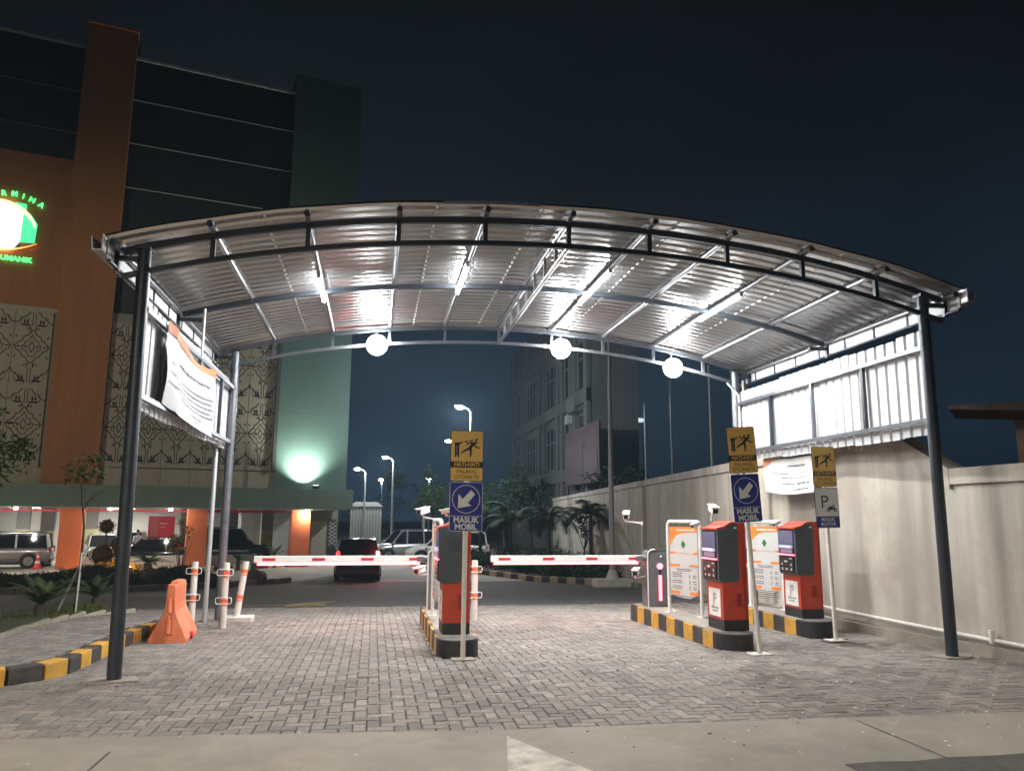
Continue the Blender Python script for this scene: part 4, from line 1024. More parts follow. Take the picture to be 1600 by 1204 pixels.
# ------------------------------------------------------------------ CARS (local +x is the front)
GLS = mat('car glass', (.010, .011, .013), .06, spec=.8)
TYR = mat('tyre rubber', (.012, .012, .012), .8); RIM = mat('wheel rim', (.35, .35, .36), .3, .8)
HLP = mat('headlight glass', (.7, .72, .75), .1, .3); TLP = mat('tail light', (.25, .01, .01), .15); TLIT = mat('lit tail light', (1, .05, .04), .3, emit=(1, .06, .06), es=26); TDIM = mat('faint tail light', (.6, .03, .03), .3, emit=(1, .05, .05), es=1.2)
PLT = mat('number plate', (.03, .03, .03), .4); CHR = mat('chrome', (.6, .6, .62), .12, 1)
def car(label, loc, rz, paint, Ln=4.4, W=1.78, H=1.68, hood=.27, boot=.04, belt=.58, rake=.12, group=None, lit=False, name='parked_car', cat='car'):
    t = thing(name, label, cat, loc, rz, group)
    gc = .20; hb = H*belt; x0, x1 = -Ln/2, Ln/2; hw = W/2
    hx = x1-Ln*hood                          # base of the windscreen
    st = [(x0, .42, hb*.86, .90), (x0+.06, .30, hb*.97, .96), (x0+.35, gc, hb, 1.0), (x0+Ln*.3, gc, hb, 1.0), (x0+Ln*.55, gc, hb*.99, 1.0), (hx, gc, hb*.96, 1.0), (hx+(x1-hx)*.45, gc, hb*.90, .99), (x1-.22, gc+.02, hb*.80, .94), (x1-.05, .30, hb*.70, .86), (x1, .40, hb*.56, .80)]
    vs = []; npf = 12
    for x, zb, zt, ws in st:
        w_ = hw*ws; h_ = zt-zb
        half = [(w_*.80, zb), (w_*.97, zb+h_*.12), (w_*1.0, zb+h_*.40), (w_*.985, zb+h_*.70), (w_*.93, zb+h_*.93), (w_*.80, zt)]
        for y, z in half: vs.append((x, y, z))
        for y, z in half[::-1]: vs.append((x, -y, z))
    b = MB(); fs = [(i*npf+j, i*npf+(j+1) % npf, (i+1)*npf+(j+1) % npf, (i+1)*npf+j) for i in range(len(st)-1) for j in range(npf)]
    b.add(vs, fs, paint, True); b.add(vs[:npf], [tuple(range(npf))], paint); b.add(vs[-npf:], [tuple(range(npf))[::-1]], paint)
    rx0, rx1 = x0+Ln*boot+rake*1.2, hx-Ln*.13   # roof ends
    gb0, gb1 = x0+Ln*boot+.02, hx+.05
    rw, gw = hw*.74, hw*.90
    nr = 6
    rv = []
    for i in range(nr+1):
        u = i/nr; x = rx0+(rx1-rx0)*u; z = H-.02-.06*(2*u-1)**2*(1 if u > .5 else .5)
        for v in (-1, -.6, 0, .6, 1): rv.append((x, v*rw, z-.035*abs(v)**2))
    b.add(rv, [(i*5+j, i*5+j+1, (i+1)*5+j+1, (i+1)*5+j) for i in range(nr) for j in range(4)], paint, True)
    ro = lambda x, s_: (x, s_*rw, H-.06-.04*((2*(x-rx0)/(rx1-rx0)-1)**2))
    for s_ in (-1, 1):                        # pillars
        for xa, xb_ in ((gb0, rx0), (x0+Ln*.33, x0+Ln*.335), (x0+Ln*.56, x0+Ln*.55), (gb1-.02, rx1)):
            a = V((xa, s_*(gw+.004), hb*.95)); c = V(ro(xb_, s_))+V((0, s_*.006, 0)); b.bar(a, c, .05, .085, paint, (1, 0, 0) if abs(xa-gb1) > .1 else (0, 0, 1))
        b.bar(V(ro(rx0, s_))+V((0, 0, .012)), V(ro(rx1, s_))+V((0, 0, .012)), .05, .04, paint)
    body = b.build('body', t)
    b = MB(); q = [(gb0, gw), (gb1, gw), (gb1, -gw), (gb0, -gw)]; r_ = [(rx0, rw), (rx1, rw), (rx1, -rw), (rx0, -rw)]
    vs = [(x, y, hb*.94) for x, y in q]+[(x, y, H-.07) for x, y in r_]
    b.add(vs, [(0, 1, 5, 4), (1, 2, 6, 5), (2, 3, 7, 6), (3, 0, 4, 7)], GLS); b.build('windows', t)
    b = MB(); b.box((0, 0, .26), (Ln*.9, W*.93, .16), INK, bev=.03); b.box((x1-.08, 0, .36), (.18, W*.62, .14), INK, bev=.02); b.box((x0+.05, 0, .36), (.16, W*.86, .16), INK, bev=.03); b.build('bumpers', t)
    wr = H*.195
    for wx_ in (x0+Ln*.20, x1-Ln*.19):
        for s_ in (-1, 1):
            b = MB(); b.tube([(wx_, s_*(hw-.015), wr+.02), (wx_, s_*(hw+.006), wr+.02)], wr*1.16, INK, 20); b.build('wheel_arch', t)
            b = MB(); b.tube([(wx_, s_*(hw-.20), wr), (wx_, s_*(hw-.0), wr), (wx_, s_*(hw+.014), wr)], [wr, wr, wr*.93], TYR, 20); wl = b.build('wheel', t)
            b = MB(); b.tube([(wx_, s_*(hw+.010), wr), (wx_, s_*(hw+.018), wr)], wr*.64, RIM, 14)
            for k in range(5):
                a = 2*pi*k/5; b.bar((wx_, s_*(hw+.02), wr), (wx_+cos(a)*wr*.62, s_*(hw+.02), wr+sin(a)*wr*.62), .01, wr*.16, INK, (0, 1, 0))
            b.build('rim', wl)
    for s_ in (-1, 1):
        b = MB(); b.box((x1-.16, s_*hw*.66, hb*.66), (.26, .36, .13), HLP, bev=.03, rz=-s_*.35); b.build('headlight', t)
        b = MB(); tm = TLP if not lit else (TLIT if s_ < 0 else TDIM); b.box((x0+.03, s_*hw*.84, hb*.86), (.12, .16, .30 if not lit else .16), tm, bev=.02) if not lit else b.box((x0+.12, s_*hw*.86, 1.10), (.16, .13, .20), tm, bev=.03); b.build('tail_light', t)
        b = MB(); b.box((gb1-.1, s_*(hw+.08), hb*1.04), (.12, .16, .12), paint, bev=.03); b.build('mirror', t)
    b = MB(); b.box((x1-.03, 0, hb*.60), (.06, W*.46, .12), CHR, bev=.01); b.build('grille', t)
    b = MB(); b.box((x0-.005, 0, hb*.62), (.02, .42, .13), PLT); b.build('number_plate', t)
    b = MB()
    for s_ in (-1, 1): b.tube([(rx0+.15, s_*rw*.9, H-.01), (rx1-.2, s_*rw*.9, H-.01)], .018, INK, 6)
    b.build('roof_rails', t)
    if lit:
        lamp('lamp', 'POINT', (x0-.08, -hw*.86, 1.10), 22, (1, .08, .06), t, shadow_soft_size=.06)
    return t
CSIL = mat('silver car paint', (.42, .42, .43), .28, .6, coat=.6); CBLK = mat('black car paint', (.012, .012, .014), .2, .3, coat=.8); CWHT = mat('pale car paint', (.55, .55, .54), .3, .2, coat=.6); CBLU = mat('blue black car paint', (.014, .018, .028), .18, .4, coat=.8)
CGRY = mat('grey car paint', (.20, .195, .19), .3, .5, coat=.6)
g_ = 'cars parked around the hospital yard'
car('dark SUV driving in through the barrier with one red tail light lit', (-.60, 34.4, -1.0), R(91), CBLK, 4.4, 1.80, 1.72, hood=.24, boot=.02, belt=.60, lit=True, name='moving_car')
car('silver SUV behind the middle machine, parked nose left', (4.2, 44.5, -1.0), R(173), CWHT, 4.7, 1.85, 1.80, hood=.25, group=g_)
car('silver SUV seen just past the driving dark SUV', (2.0, 47.3, -1.0), R(196), CSIL, 4.6, 1.85, 1.82, hood=.25, group=g_)
Bw = lambda x, y: BP+M4.Rotation(BA, 3, 'Z') @ V((x, y, 0))
car('silver minivan parked at the far left edge', Bw(-3.4, 3.3), BA+pi, CGRY, 4.5, 1.72, 1.72, hood=.20, boot=.02, group=g_)
car('large black SUV parked behind the planter wall', Bw(6.9, 2.6), BA, CBLU, 4.6, 1.9, 1.95, hood=.22, boot=.01, group=g_)
car('black car parked low behind the planter wall palm', Bw(3.3, 3.0), BA+pi, CBLK, 4.2, 1.7, 1.42, hood=.26, boot=.10, group=g_)
car('pale hatchback facing out deep in the car park', Bw(.75, 8.2), BA-R(80), CWHT, 4.0, 1.7, 1.5, hood=.25, group=g_)
car('grey car at the back of the car park beside the red board', Bw(2.1, 10.6), BA-R(95), CGRY, 4.2, 1.75, 1.6, hood=.25, group=g_)
# ------------------------------------------------------------------ STREET LAMPS AND POLES
POLE = mat('lamp post grey', (.35, .37, .38), .45, .4)
LHD = mat('lit street lamp', (1, 1, 1), .5, emit=(.92, .97, 1), es=42)
def street_lamp(x, y, h, label, arm=-.9, e_=160):
    t = thing('street_lamp', label, 'street lamp', (x, y, -1.0), 0, 'lit street lamps beyond the gate')
    one('post', t, POLE, lambda b, m: b.tube([(0, 0, 0), (0, 0, h*.5), (0, 0, h-.25), (arm*.25, 0, h-.05), (arm*.8, 0, h+.08)], [.09, .075, .055, .045, .04], m, 8))
    one('lamp_head', t, POLE, lambda b, m: b.box((arm*.98, 0, h+.10), (.62, .24, .09), m, bev=.03, ry=.15*(1 if arm < 0 else -1)))
    one('lamp_lens', t, LHD, lambda b, m: b.ball((arm*1.0, -.02, h+.035), .20, m, 12, 8, (1.25, .7, .6)))
    lamp('lamp', 'POINT', (arm, 0, h-.25), e_, (.93, .97, 1), t, shadow_soft_size=.15)
street_lamp(1.35, 60.8, 7.0, 'lit street lamp second tallest left of the blue sign', -.6, 600)
street_lamp(-.75, 61.1, 6.1, 'lit street lamp right beside the green tower corner', -.6, 160)
street_lamp(.7, 81, 6.2, 'lit street lamp between the two left lamps, farther off', -.1, 160)
street_lamp(5.5, 80.3, 6.3, 'lit street lamp just left of the tall yellow sign', -.1, 160)
street_lamp(5.05, 41.9, 8.45, 'tallest street lamp, above the yellow warning sign', -.62, 1500)
street_lamp(6.1, 60, 8.3, 'lit street lamp half behind the yellow warning sign', -.6, 160)
t = thing('lamp_mast', 'tall grey mast on a concrete block in front of the cream wall', 'pole', (8.1, 26.2, gz(26.2)))
one('mast', t, POLE, lambda b, m: b.tube([(0, 0, .2), (0, 0, 4), (0, 0, 8.6)], [.11, .09, .06], m, 10))
one('block', t, OFFW, lambda b, m: b.prism([(-.62, -.4), (.62, -.4), (.62, .4), (-.62, .4)], -.1, .24, m))
one('gusset', t, OFFW, lambda b, m: b.tube([(0, 0, .2), (0, 0, .55)], [.26, .12], m, 8))
for x, y, h, lb in ((10.7, 27.0, 6.6, 'thin pale post rising behind the wall below the lowest floodlight'), (10.7, 23.6, 6.5, 'thin pale post behind the wall nearest the right rear canopy post'), (10.9, 30.4, 6.2, 'faint thin post behind the wall next to the dim lamp')):
    t = thing('thin_post', lb, 'pole', (x, y, 0), 0, 'thin posts behind the boundary wall'); one('post', t, POLE, lambda b, m: b.tube([(0, 0, -.5), (0, 0, h)], .045, m, 8)); one('cap', t, POLE, lambda b, m: b.ball((0, 0, h), .06, m, 8, 6))
t = thing('dim_lamp', 'dim far street lamp glowing behind the boundary wall', 'street lamp', (18.5, 52.0, 0)); one('post', t, POLE, lambda b, m: b.tube([(0, 0, -1), (0, 0, 8.3)], .06, m, 8)); one('lamp_lens', t, mat('dim lamp lens', (.5, .6, .6), .5, emit=(.6, .75, .8), es=.6), lambda b, m: b.ball((-.3, 0, 8.35), .32, m, 10, 6, (1.5, .7, .5)))
t = thing('rusty_pole', 'thin dark brown pole leaning before the second orange column', 'pole', (-7.8, 39.8, -1)); one('post', t, mat('rust brown', (.07, .035, .025), .7), lambda b, m: b.tube([(0, 0, 0), (.35, 0, 7.4)], .07, m, 8)); one('foot', t, KTOP, lambda b, m: b.tube([(0, 0, 0), (0, 0, .12)], .16, m, 8))
t = thing('water_tank_shed', 'pale ribbed shed beyond the yard, right of the hospital', 'shed', (-.6, 62, -1), 0)
b = MB(); b.b2(-1.2, 1.2, 0, 2, 0, 3.3, mat('ribbed shed', (.20, .21, .19), .7))
for k in range(11): b.b2(-1.15+k*.22, -1.07+k*.22, -.04, 0, .1, 3.25, mat('shed rib', (.30, .31, .28), .7))
b.build('walls', t); b = MB(); b.prism([(-1.3, 3.3), (1.3, 3.3), (.85, 3.65), (-.85, 3.65)], -.1, 2.1, mat('shed roof', (.34, .36, .34), .6), 'y'); b.build('roof', t)
t = thing('short_post', 'short pale post standing behind the silver SUVs', 'post', (3.5, 56, -1)); one('post', t, OFFW, lambda b, m: b.tube([(0, 0, 0), (0, 0, 3.9)], .11, m, 8)); one('cap', t, OFFW, lambda b, m: b.ball((0, 0, 3.9), .12, m, 8, 6))
# street lamps behind the photographer light the road and the fronts of things
def road_lamp(x, y, h, en, col, label, rz, tilt=0):
    t = thing('road_lamp', label, 'street lamp', (x, y, 0), rz, 'road lamps outside the picture')
    one('post', t, POLE, lambda b, m: b.tube([(0, 0, 0), (0, 0, h-.3), (0, .3, h), (0, 1.3, h+.1)], [.1, .07, .05, .04], m, 10))
    one('lamp_head', t, POLE, lambda b, m: b.box((0, 1.55, h+.1), (.26, .6, .1), m, bev=.03)); one('lamp_lens', t, LHD, lambda b, m: b.box((0, 1.55, h+.045), (.2, .5, .012), m))
    l = lamp('lamp', 'SPOT', (0, 1.55, h-.02), en, col, t, spot_size=R(160), spot_blend=.5, shadow_soft_size=.05); l.rotation_euler = (tilt, 0, 0)
road_lamp(-19.5, 16.0, 12.0, 2500, (1, .90, .70), 'unseen yard lamp added outside the left edge to light the hospital', R(-18), R(92))  # added out of view to brighten the hospital facade
road_lamp(-7.5, -4.5, 7.0, 3200, (1, .88, .72), 'road lamp behind the camera to the left', R(-10))
road_lamp(-1.0, -9.5, 8.5, 2100, (1, .86, .68), 'road lamp behind the camera across the road', 0)

# ------------------------------------------------------------------ BUILDINGS BEHIND THE RIGHT WALL
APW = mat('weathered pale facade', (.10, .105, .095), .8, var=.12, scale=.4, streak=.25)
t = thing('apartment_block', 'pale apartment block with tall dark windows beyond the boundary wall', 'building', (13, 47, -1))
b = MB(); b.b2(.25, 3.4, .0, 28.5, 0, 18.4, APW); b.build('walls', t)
b = MB()
for z in (5.0, 9.85, 14.6): b.b2(-.05, .26, -.05, 28.6, z, z+.85, APW)
for y in (-.05, 2.9, 3.9, 6.5, 7.9, 12.6, 14.6, 20.9, 21.9, 26.5, 28.0): b.b2(-.02, .26, y, y+.75 if y < 27 else y+.5, 1, 18.3, APW)
b.build('pilasters', t)
WND = mat('dark window', (.012, .016, .018), .15); WFR = mat('window frame', (.16, .18, .17), .5)
for z0 in (5.95, 10.8):
    for y0, y1 in ((1.0, 2.7), (4.7, 6.4), (8.8, 12.4), (15.6, 20.6), (22.8, 26.3)):
        b = MB(); b.b2(.20, .249, y0, y1, z0+.15, z0+3.2, WND)
        k = max(1, int((y1-y0)/1.1))
        for i in range(k+1): yy = y0+(y1-y0)*i/k; b.b2(.15, .2, yy-.03, yy+.03, z0+.15, z0+3.2, WFR)
        b.b2(.15, .199, y0, y1, z0+2.1, z0+2.16, WFR); b.build('window', t)
b = MB(); b.b2(-.6, .0, 1.0, 3.0, 9.3, 9.4, APW)
for k in range(9): b.tube([(-.58, 1.05+k*.24, 9.4), (-.58, 1.05+k*.24, 10.3)], .02, WFR, 5)
b.build('balcony', t)
b = MB(); b.b2(-.35, -.0, 3.6, 4.4, 8.8, 9.4, mat('air conditioner case', (.35, .37, .36), .5)); b.build('air_conditioner', t)
t = thing('red_hoarding', 'faded red hoarding standing behind the wall before the apartments', 'billboard', (12.5, 42.6, -1))
b = MB(); b.b2(0, .1, 0, 8.2, 4.6, 8.1, mat('faded red hoarding', (.045, .012, .018), .6, var=.3, scale=.6)); b.b2(-.02, 0, 3.6, 8.0, 4.7, 7.2, mat('faded pink hoarding', (.055, .028, .034), .6, var=.5, scale=.8)); b.b2(-.02, 0, .4, 3.2, 4.7, 6.6, mat('faded pink hoarding', (.055, .028, .034), .6)); b.build('panel', t)
b = MB(); 
for y in (.4, 4, 7.8): b.bar((.16, y, 0), (.16, y, 8), .1, .1, INK, (0, 1, 0))
b.build('frame', t)
t = thing('neighbour_house', 'brown neighbour house with projecting flat eaves beyond the right wall', 'house', (11.05, 12, 0))
HB = mat('brown render', (.27, .15, .10), .8, var=.12, scale=1); HE = mat('eave boards', (.75, .58, .46), .7, var=.15, scale=2)
b = MB(); b.b2(.72, 6, .2, .6, 0, 3.45, HB); b.b2(.68, 6, .14, .7, 2.1, 2.5, mat('pale plinth', (.3, .27, .22), .8)); b.build('walls', t)
b = MB(); b.add([(-1.4, -.3, 3.46), (6, -.7, 3.50), (6, .8, 3.5), (-.35, .8, 3.46), (-1.4, -.3, 3.52), (6, -.7, 4.15), (6, .8, 4.2), (-.35, .8, 3.6)], [(0, 3, 2, 1), (4, 5, 6, 7), (0, 1, 5, 4), (3, 7, 6, 2), (0, 4, 7, 3), (1, 2, 6, 5)], HE); b.build('eaves', t)
b = MB(); b.b2(2.1, 6, 1.3, 1.6, 4.5, 5.15, mat('pale upper wall', (.42, .4, .36), .8)); b.build('upper_floor', t)

# ------------------------------------------------------------------ PLANTS
LF1 = leaf_mat('leaf green', (.055, .10, .028), (.085, .14, .045)); LF2 = leaf_mat('deep leaf green', (.018, .038, .015), (.03, .055, .02)); LF3 = leaf_mat('cycad green', (.06, .10, .045), (.10, .14, .06))
LFY = leaf_mat('golden leaf', (.30, .17, .03), (.20, .14, .03)); LFB = leaf_mat('bronze leaf', (.10, .045, .022), (.075, .055, .02)); BARK = mat('bark', (.07, .055, .04), .9, var=.3, scale=12, bump=.5, bscale=30)
def leaves(b, rnd, c, r, n, s_, m, shell=.5):
    for _ in range(n):
        d = V((rnd.gauss(0, 1), rnd.gauss(0, 1), rnd.gauss(0, 1))).normalized(); k = rnd.uniform(shell, 1)**.6
        p = V((c[0]+d.x*r[0]*k, c[1]+d.y*r[1]*k, c[2]+d.z*r[2]*k)); a = V((rnd.gauss(0, 1), rnd.gauss(0, 1), rnd.gauss(0, .6)-.2)).normalized(); q = a.cross(V((rnd.gauss(0, 1), rnd.gauss(0, 1), rnd.gauss(0, 1)))).normalized()
        l = s_*rnd.uniform(.7, 1.3); w_ = l*.36
        b.add([p, p+a*l*.5+q*w_*.5, p+a*l, p+a*l*.5-q*w_*.5], [(0, 1, 2, 3)], m)
def clumps(b, rnd, c, r, k, n, s_, m, cr=.38):
    for _ in range(k):
        d = V((rnd.gauss(0, 1), rnd.gauss(0, 1), rnd.gauss(0, 1))).normalized()*rnd.uniform(.35, .95)
        cc = (c[0]+d.x*r[0], c[1]+d.y*r[1], c[2]+d.z*r[2]); f = rnd.uniform(.6, 1.3)*cr
        leaves(b, rnd, cc, (r[0]*f, r[1]*f, r[2]*f), n//k, s_, m, .1)
def tree(name, label, loc, h, r, n, s_, m, group=None, k=14, trunk=.05, seed=1, cz=None, cat='tree'):
    rnd = random.Random(seed); t = thing(name, label, cat, loc, 0, group); cz = cz or h-r[2]*.8
    b = MB(); P = [(0, 0, -.1)]; x = y = 0
    for i in range(1, 5): x += rnd.gauss(0, .03*h/3); y += rnd.gauss(0, .03*h/3); P.append((x, y, cz*i/4))
    b.tube(P, [trunk*(1-.14*i) for i in range(5)], BARK, 8)
    for _ in range(6):
        a = rnd.uniform(0, 6.28); q = P[rnd.choice((2, 3, 4))]; b.tube([q, (q[0]+cos(a)*r[0]*.4, q[1]+sin(a)*r[1]*.4, q[2]+r[2]*.35), (q[0]+cos(a)*r[0]*.75, q[1]+sin(a)*r[1]*.75, q[2]+r[2]*.7)], [trunk*.45, trunk*.3, trunk*.12], BARK, 5)
    b.build('trunk', t); b = MB(); clumps(b, rnd, (x, y, cz+r[2]*.2), r, k, n, s_, m); b.build('crown', t); return t
def frond(b, base, az, el, L_, droop, ll, n, m, wid=.16, vee=.5):
    p = V(base); e_ = el; d = V((cos(az)*cos(e_), sin(az)*cos(e_), sin(e_))); st = L_/n; P = [p.copy()]
    side = V((-sin(az), cos(az), 0))
    for i in range(n):
        e_ -= droop/n; d = V((cos(az)*cos(e_), sin(az)*cos(e_), sin(e_))); q = p+d*st; u = (i+.5)/n
        l = ll*sin(pi*min(1, u*.92+.06))**.6; upv = side.cross(d)
        for s_ in (-1, 1):
            tip = q+side*s_*l+d*l*.55-V((0, 0, vee*l*.5)); b.add([p, q, tip], [(0, 1, 2)], m)
        p = q; P.append(p.copy())
    b.tube(P, [.012*L_*(1-.8*i/len(P)) for i in range(len(P))], m, 4, cap=False)
def rosette(name, label, loc, n, L_, el=(.5, 1.2), droop=1.2, ll=.16, m=None, group=None, stem=.12, seed=1, cat='plant', seg=16, h0=None):
    rnd = random.Random(seed); t = thing(name, label, cat, loc, 0, group); m = m or LF3
    b = MB(); hz = h0 or stem; b.tube([(0, 0, -.05), (0, 0, hz)], [stem*.6, stem*.45], BARK, 8); b.build('stem', t)
    b = MB()
    for i in range(n):
        frond(b, (0, 0, hz), 2*pi*i/n+rnd.uniform(-.25, .25), rnd.uniform(*el), L_*rnd.uniform(.8, 1.1), droop*rnd.uniform(.7, 1.2), ll, seg, m)
    b.build('fronds', t); return t
rosette('cycad', 'small cycad nearest the sidewalk in the left bed', (-5.2, 13.95, gz(13.95)+.08), 17, .62, el=(.6, 1.35), droop=.9, ll=.12, seed=2, group='cycads in the left bed', stem=.2)
rosette('cycad', 'small cycad at the far end of the left bed behind the sapling', (-5.45, 17.3, gz(17.3)+.06), 14, .66, el=(.7, 1.35), droop=.9, ll=.12, seed=3, group='cycads in the left bed', stem=.16)
t = thing('staked_sapling', 'thin sapling tied to a slanting pale stake in the left bed', 'sapling', (-5.12, 15.2, gz(15.2)+.05)); rnd = random.Random(9)
b = MB(); b.tube([(0, 0, -.05), (.03, 0, .7), (.02, .02, 1.5), (-.08, 0, 2.2), (0, 0, 2.7)], [.03, .024, .02, .015, .008], BARK, 7)
for a, z in ((.4, 1.9), (2.5, 2.1), (4.2, 2.3), (5.4, 1.8), (1.4, 2.4)): b.tube([(0, 0, z), (.25*cos(a), .25*sin(a), z+.22), (.48*cos(a), .45*sin(a), z+.3)], [.01, .007, .003], BARK, 4)
b.build('trunk', t)
b = MB(); clumps(b, rnd, (.0, 0, 2.55), (.52, .5, .34), 9, 230, .10, LF1, .4); b.build('crown', t)
b = MB()
for k in range(26):
    a = rnd.uniform(0, 6.28); z = rnd.uniform(.35, .75); l = rnd.uniform(.25, .42); d = V((cos(a), sin(a), rnd.uniform(-.1, .8))).normalized(); q = d.cross(V((0, 0, 1))).normalized(); p = V((-.12, 0, z))
    b.add([p, p+d*l*.5+q*.035, p+d*l, p+d*l*.5-q*.035], [(0, 1, 2, 3)], LF3)
b.build('low_leaves', t)
b = MB(); b.tube([(-.36, .1, -.1), (.14, .0, 1.15)], .018, OFFW, 6); b.tube([(.10, -.25, -.1), (.03, .0, 1.05)], .016, OFFW, 6); b.build('stakes', t)
tree('leafy_tree', 'dark leafy tree cut off by the left edge of the picture', (-9.15, 20.2, gz(20)), 4.1, (.95, .95, .95), 900, .16, LF1, k=16, trunk=.06, seed=4)
tree('frangipani_bush', 'pale leaved bush at the left edge beside the silver minivan', (-14.6, 31.2, -.95), 2.9, (.9, .8, .75), 420, .30, leaf_mat('pale leaf', (.16, .20, .10), (.10, .14, .06)), k=10, trunk=.06, seed=5, cat='bush')
# low mound with ground cover in front of the car park
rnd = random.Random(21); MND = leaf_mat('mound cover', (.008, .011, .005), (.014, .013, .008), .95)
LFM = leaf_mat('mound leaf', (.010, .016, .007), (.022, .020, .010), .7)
t = thing('hedge_mound', 'dark planted mound with low ground cover before the car park', 'flower bed', (-8.3, 28.6, -.85), R(24))
b = MB(); vs = []; nx, ny = 26, 12
hf = lambda u, v: (max(0, 1-(2*u-1)**4)*max(0, 1-(2*v-1)**2))**.5*(.62+.12*sin(u*17)+.08*sin(u*31+v*9))
for i in range(nx+1):
    for j in range(ny+1): u, v = i/nx, j/ny; vs.append((-4.6+8.0*u, -1.9+3.8*v, hf(u, v)-.03))
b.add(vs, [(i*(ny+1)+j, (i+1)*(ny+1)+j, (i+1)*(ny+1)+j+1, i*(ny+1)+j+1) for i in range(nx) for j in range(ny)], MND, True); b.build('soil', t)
b = MB()
for _ in range(3200):
    u, v = rnd.random(), rnd.random(); z = hf(u, v)
    if z < .06: continue
    p = V((-4.6+8.0*u, -1.9+3.8*v, z-.03)); a = V((rnd.gauss(0, 1), rnd.gauss(0, 1), rnd.uniform(.4, 1.6))).normalized(); q = a.cross(V((rnd.gauss(0, 1), rnd.gauss(0, 1), .1))).normalized(); l = rnd.uniform(.06, .16)
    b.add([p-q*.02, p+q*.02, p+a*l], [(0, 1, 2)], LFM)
b.build('ground_cover', t, kind='stuff')
kerb('mound_kerb', [(-14, 25.0), (-10.2, 24.9), (-7.9, 25.3), (-6.3, 26.6), (-5.0, 28.9), (-4.2, 31.0), (-3.2, 32.7)], .18, .17, 1.0, [mat('worn brown kerb', (.10, .075, .045), .8, var=.2), KBLK], gz)
t = thing('boulder', 'dark round boulder at the tip of the planted mound', 'rock', (-4.3, 31.3, -.97)); bm = bmesh.new(); bmesh.ops.create_icosphere(bm, subdivisions=3, radius=.42)
for v in bm.verts: v.co *= 1+.13*sin(v.co.x*9+v.co.y*7)*cos(v.co.z*8); v.co.z *= .8
b = MB(); b.add([v.co+V((0, 0, .22)) for v in bm.verts], [[v.index for v in f.verts] for f in bm.faces], mat('dark rock', (.07, .06, .05), .9, var=.3, bump=.5, bscale=15), True); bm.free(); b.build('rock', t)
# clipped ball shrub with warm garden lights
t = thing('topiary_shrub', 'bronze ball topiary lit from below by warm garden lights', 'topiary', (-9.75, 31.6, -.75)); rnd = random.Random(31)
b = MB(); b.tube([(0, 0, -.2), (.0, 0, .8), (-.05, 0, 1.7)], [.07, .05, .03], BARK, 7); b.tube([(0, 0, .5), (.45, 0, 1.1)], [.035, .02], BARK, 6); b.tube([(0, 0, .4), (-.2, 0, .8)], [.03, .02], BARK, 6); b.build('trunk', t)
for c, r in (((-.05, 0, 1.9), .30), ((.46, 0, 1.20), .38), ((-.12, 0, .86), .46), ((.1, -.1, .35), .46), ((-.45, .1, .1), .26), ((.62, 0, .2), .35)):
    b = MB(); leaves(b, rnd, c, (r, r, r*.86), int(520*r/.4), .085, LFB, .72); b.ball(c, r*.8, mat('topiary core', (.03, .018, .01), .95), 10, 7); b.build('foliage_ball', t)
t = thing('golden_shrub', 'low golden leaved shrub glowing over its garden light', 'shrub', (-8.85, 30.4, -.45)); rnd = random.Random(32)
b = MB(); clumps(b, rnd, (0, 0, .22), (.95, .4, .28), 12, 800, .11, LFY, .4); b.build('foliage', t)
def spot_up(x, y, z, en, label, col=(1, .62, .22)):
    t = thing('garden_light', label, 'garden light', (x, y, z), 0, 'warm garden lights')
    one('housing', t, INK, lambda b, m: b.tube([(0, 0, 0), (0, 0, .07)], .05, m, 8)); one('lens', t, mat('lit garden lens', (1, .8, .4), .5, emit=(1, .68, .28), es=18), lambda b, m: b.tube([(0, 0, .072), (0, 0, .08)], .04, m, 8))
    lamp('lamp', 'POINT', (0, -.05, .16), en, col, t, shadow_soft_size=.04)
spot_up(-9.3, 29.75, -.28, 14, 'warm garden light left of the topiary'); spot_up(-8.4, 29.9, -.30, 14, 'warm garden light right of the topiary')
spot_up(-12.9, 28.4, -.85, 26, 'warm garden light at the pale path near the left edge', (1, .72, .35)); spot_up(-8.1, 35.9, -.85, 5, 'warm garden light under the thin yellow lit shrub')
# unseen warm lamps added to brighten the orange pylon and the left screens
spot_up(-12.2, 38.6, -.95, 34, 'unseen warm lamp added at the foot of the orange pylon', (1, .60, .28)); spot_up(-17.8, 37.2, -.95, 30, 'unseen warm lamp added under the screens at the far left', (1, .62, .32))
rosette('small_palm', 'small green palm in front of the planter wall', (-9.4, 36.0, -1.0), 15, .95, el=(.2, 1.2), droop=1.0, ll=.2, seed=8, stem=.35, h0=.55)
t = thing('yellow_lit_shrub', 'thin stemmed shrub with yellow lit leaves by the second orange column', 'shrub', (-8.15, 36.3, -1.0)); rnd = random.Random(41)
b = MB()
for k in range(6): a = k*1.05; b.tube([(.05*cos(a), .05*sin(a), 0), (.16*cos(a), .1*sin(a), .7), (.42*cos(a), .3*sin(a), 1.5+.3*sin(k*2.1))], [.03, .02, .01], BARK, 5)
b.build('stems', t); b = MB(); clumps(b, rnd, (0, 0, 1.9), (.62, .5, .65), 10, 240, .13, leaf_mat('olive yellow leaf', (.24, .20, .06), (.15, .14, .05)), .35)
clumps(b, rnd, (-.15, -.2, 1.15), (.5, .3, .12), 5, 110, .12, LFY, .4); b.build('crown', t)
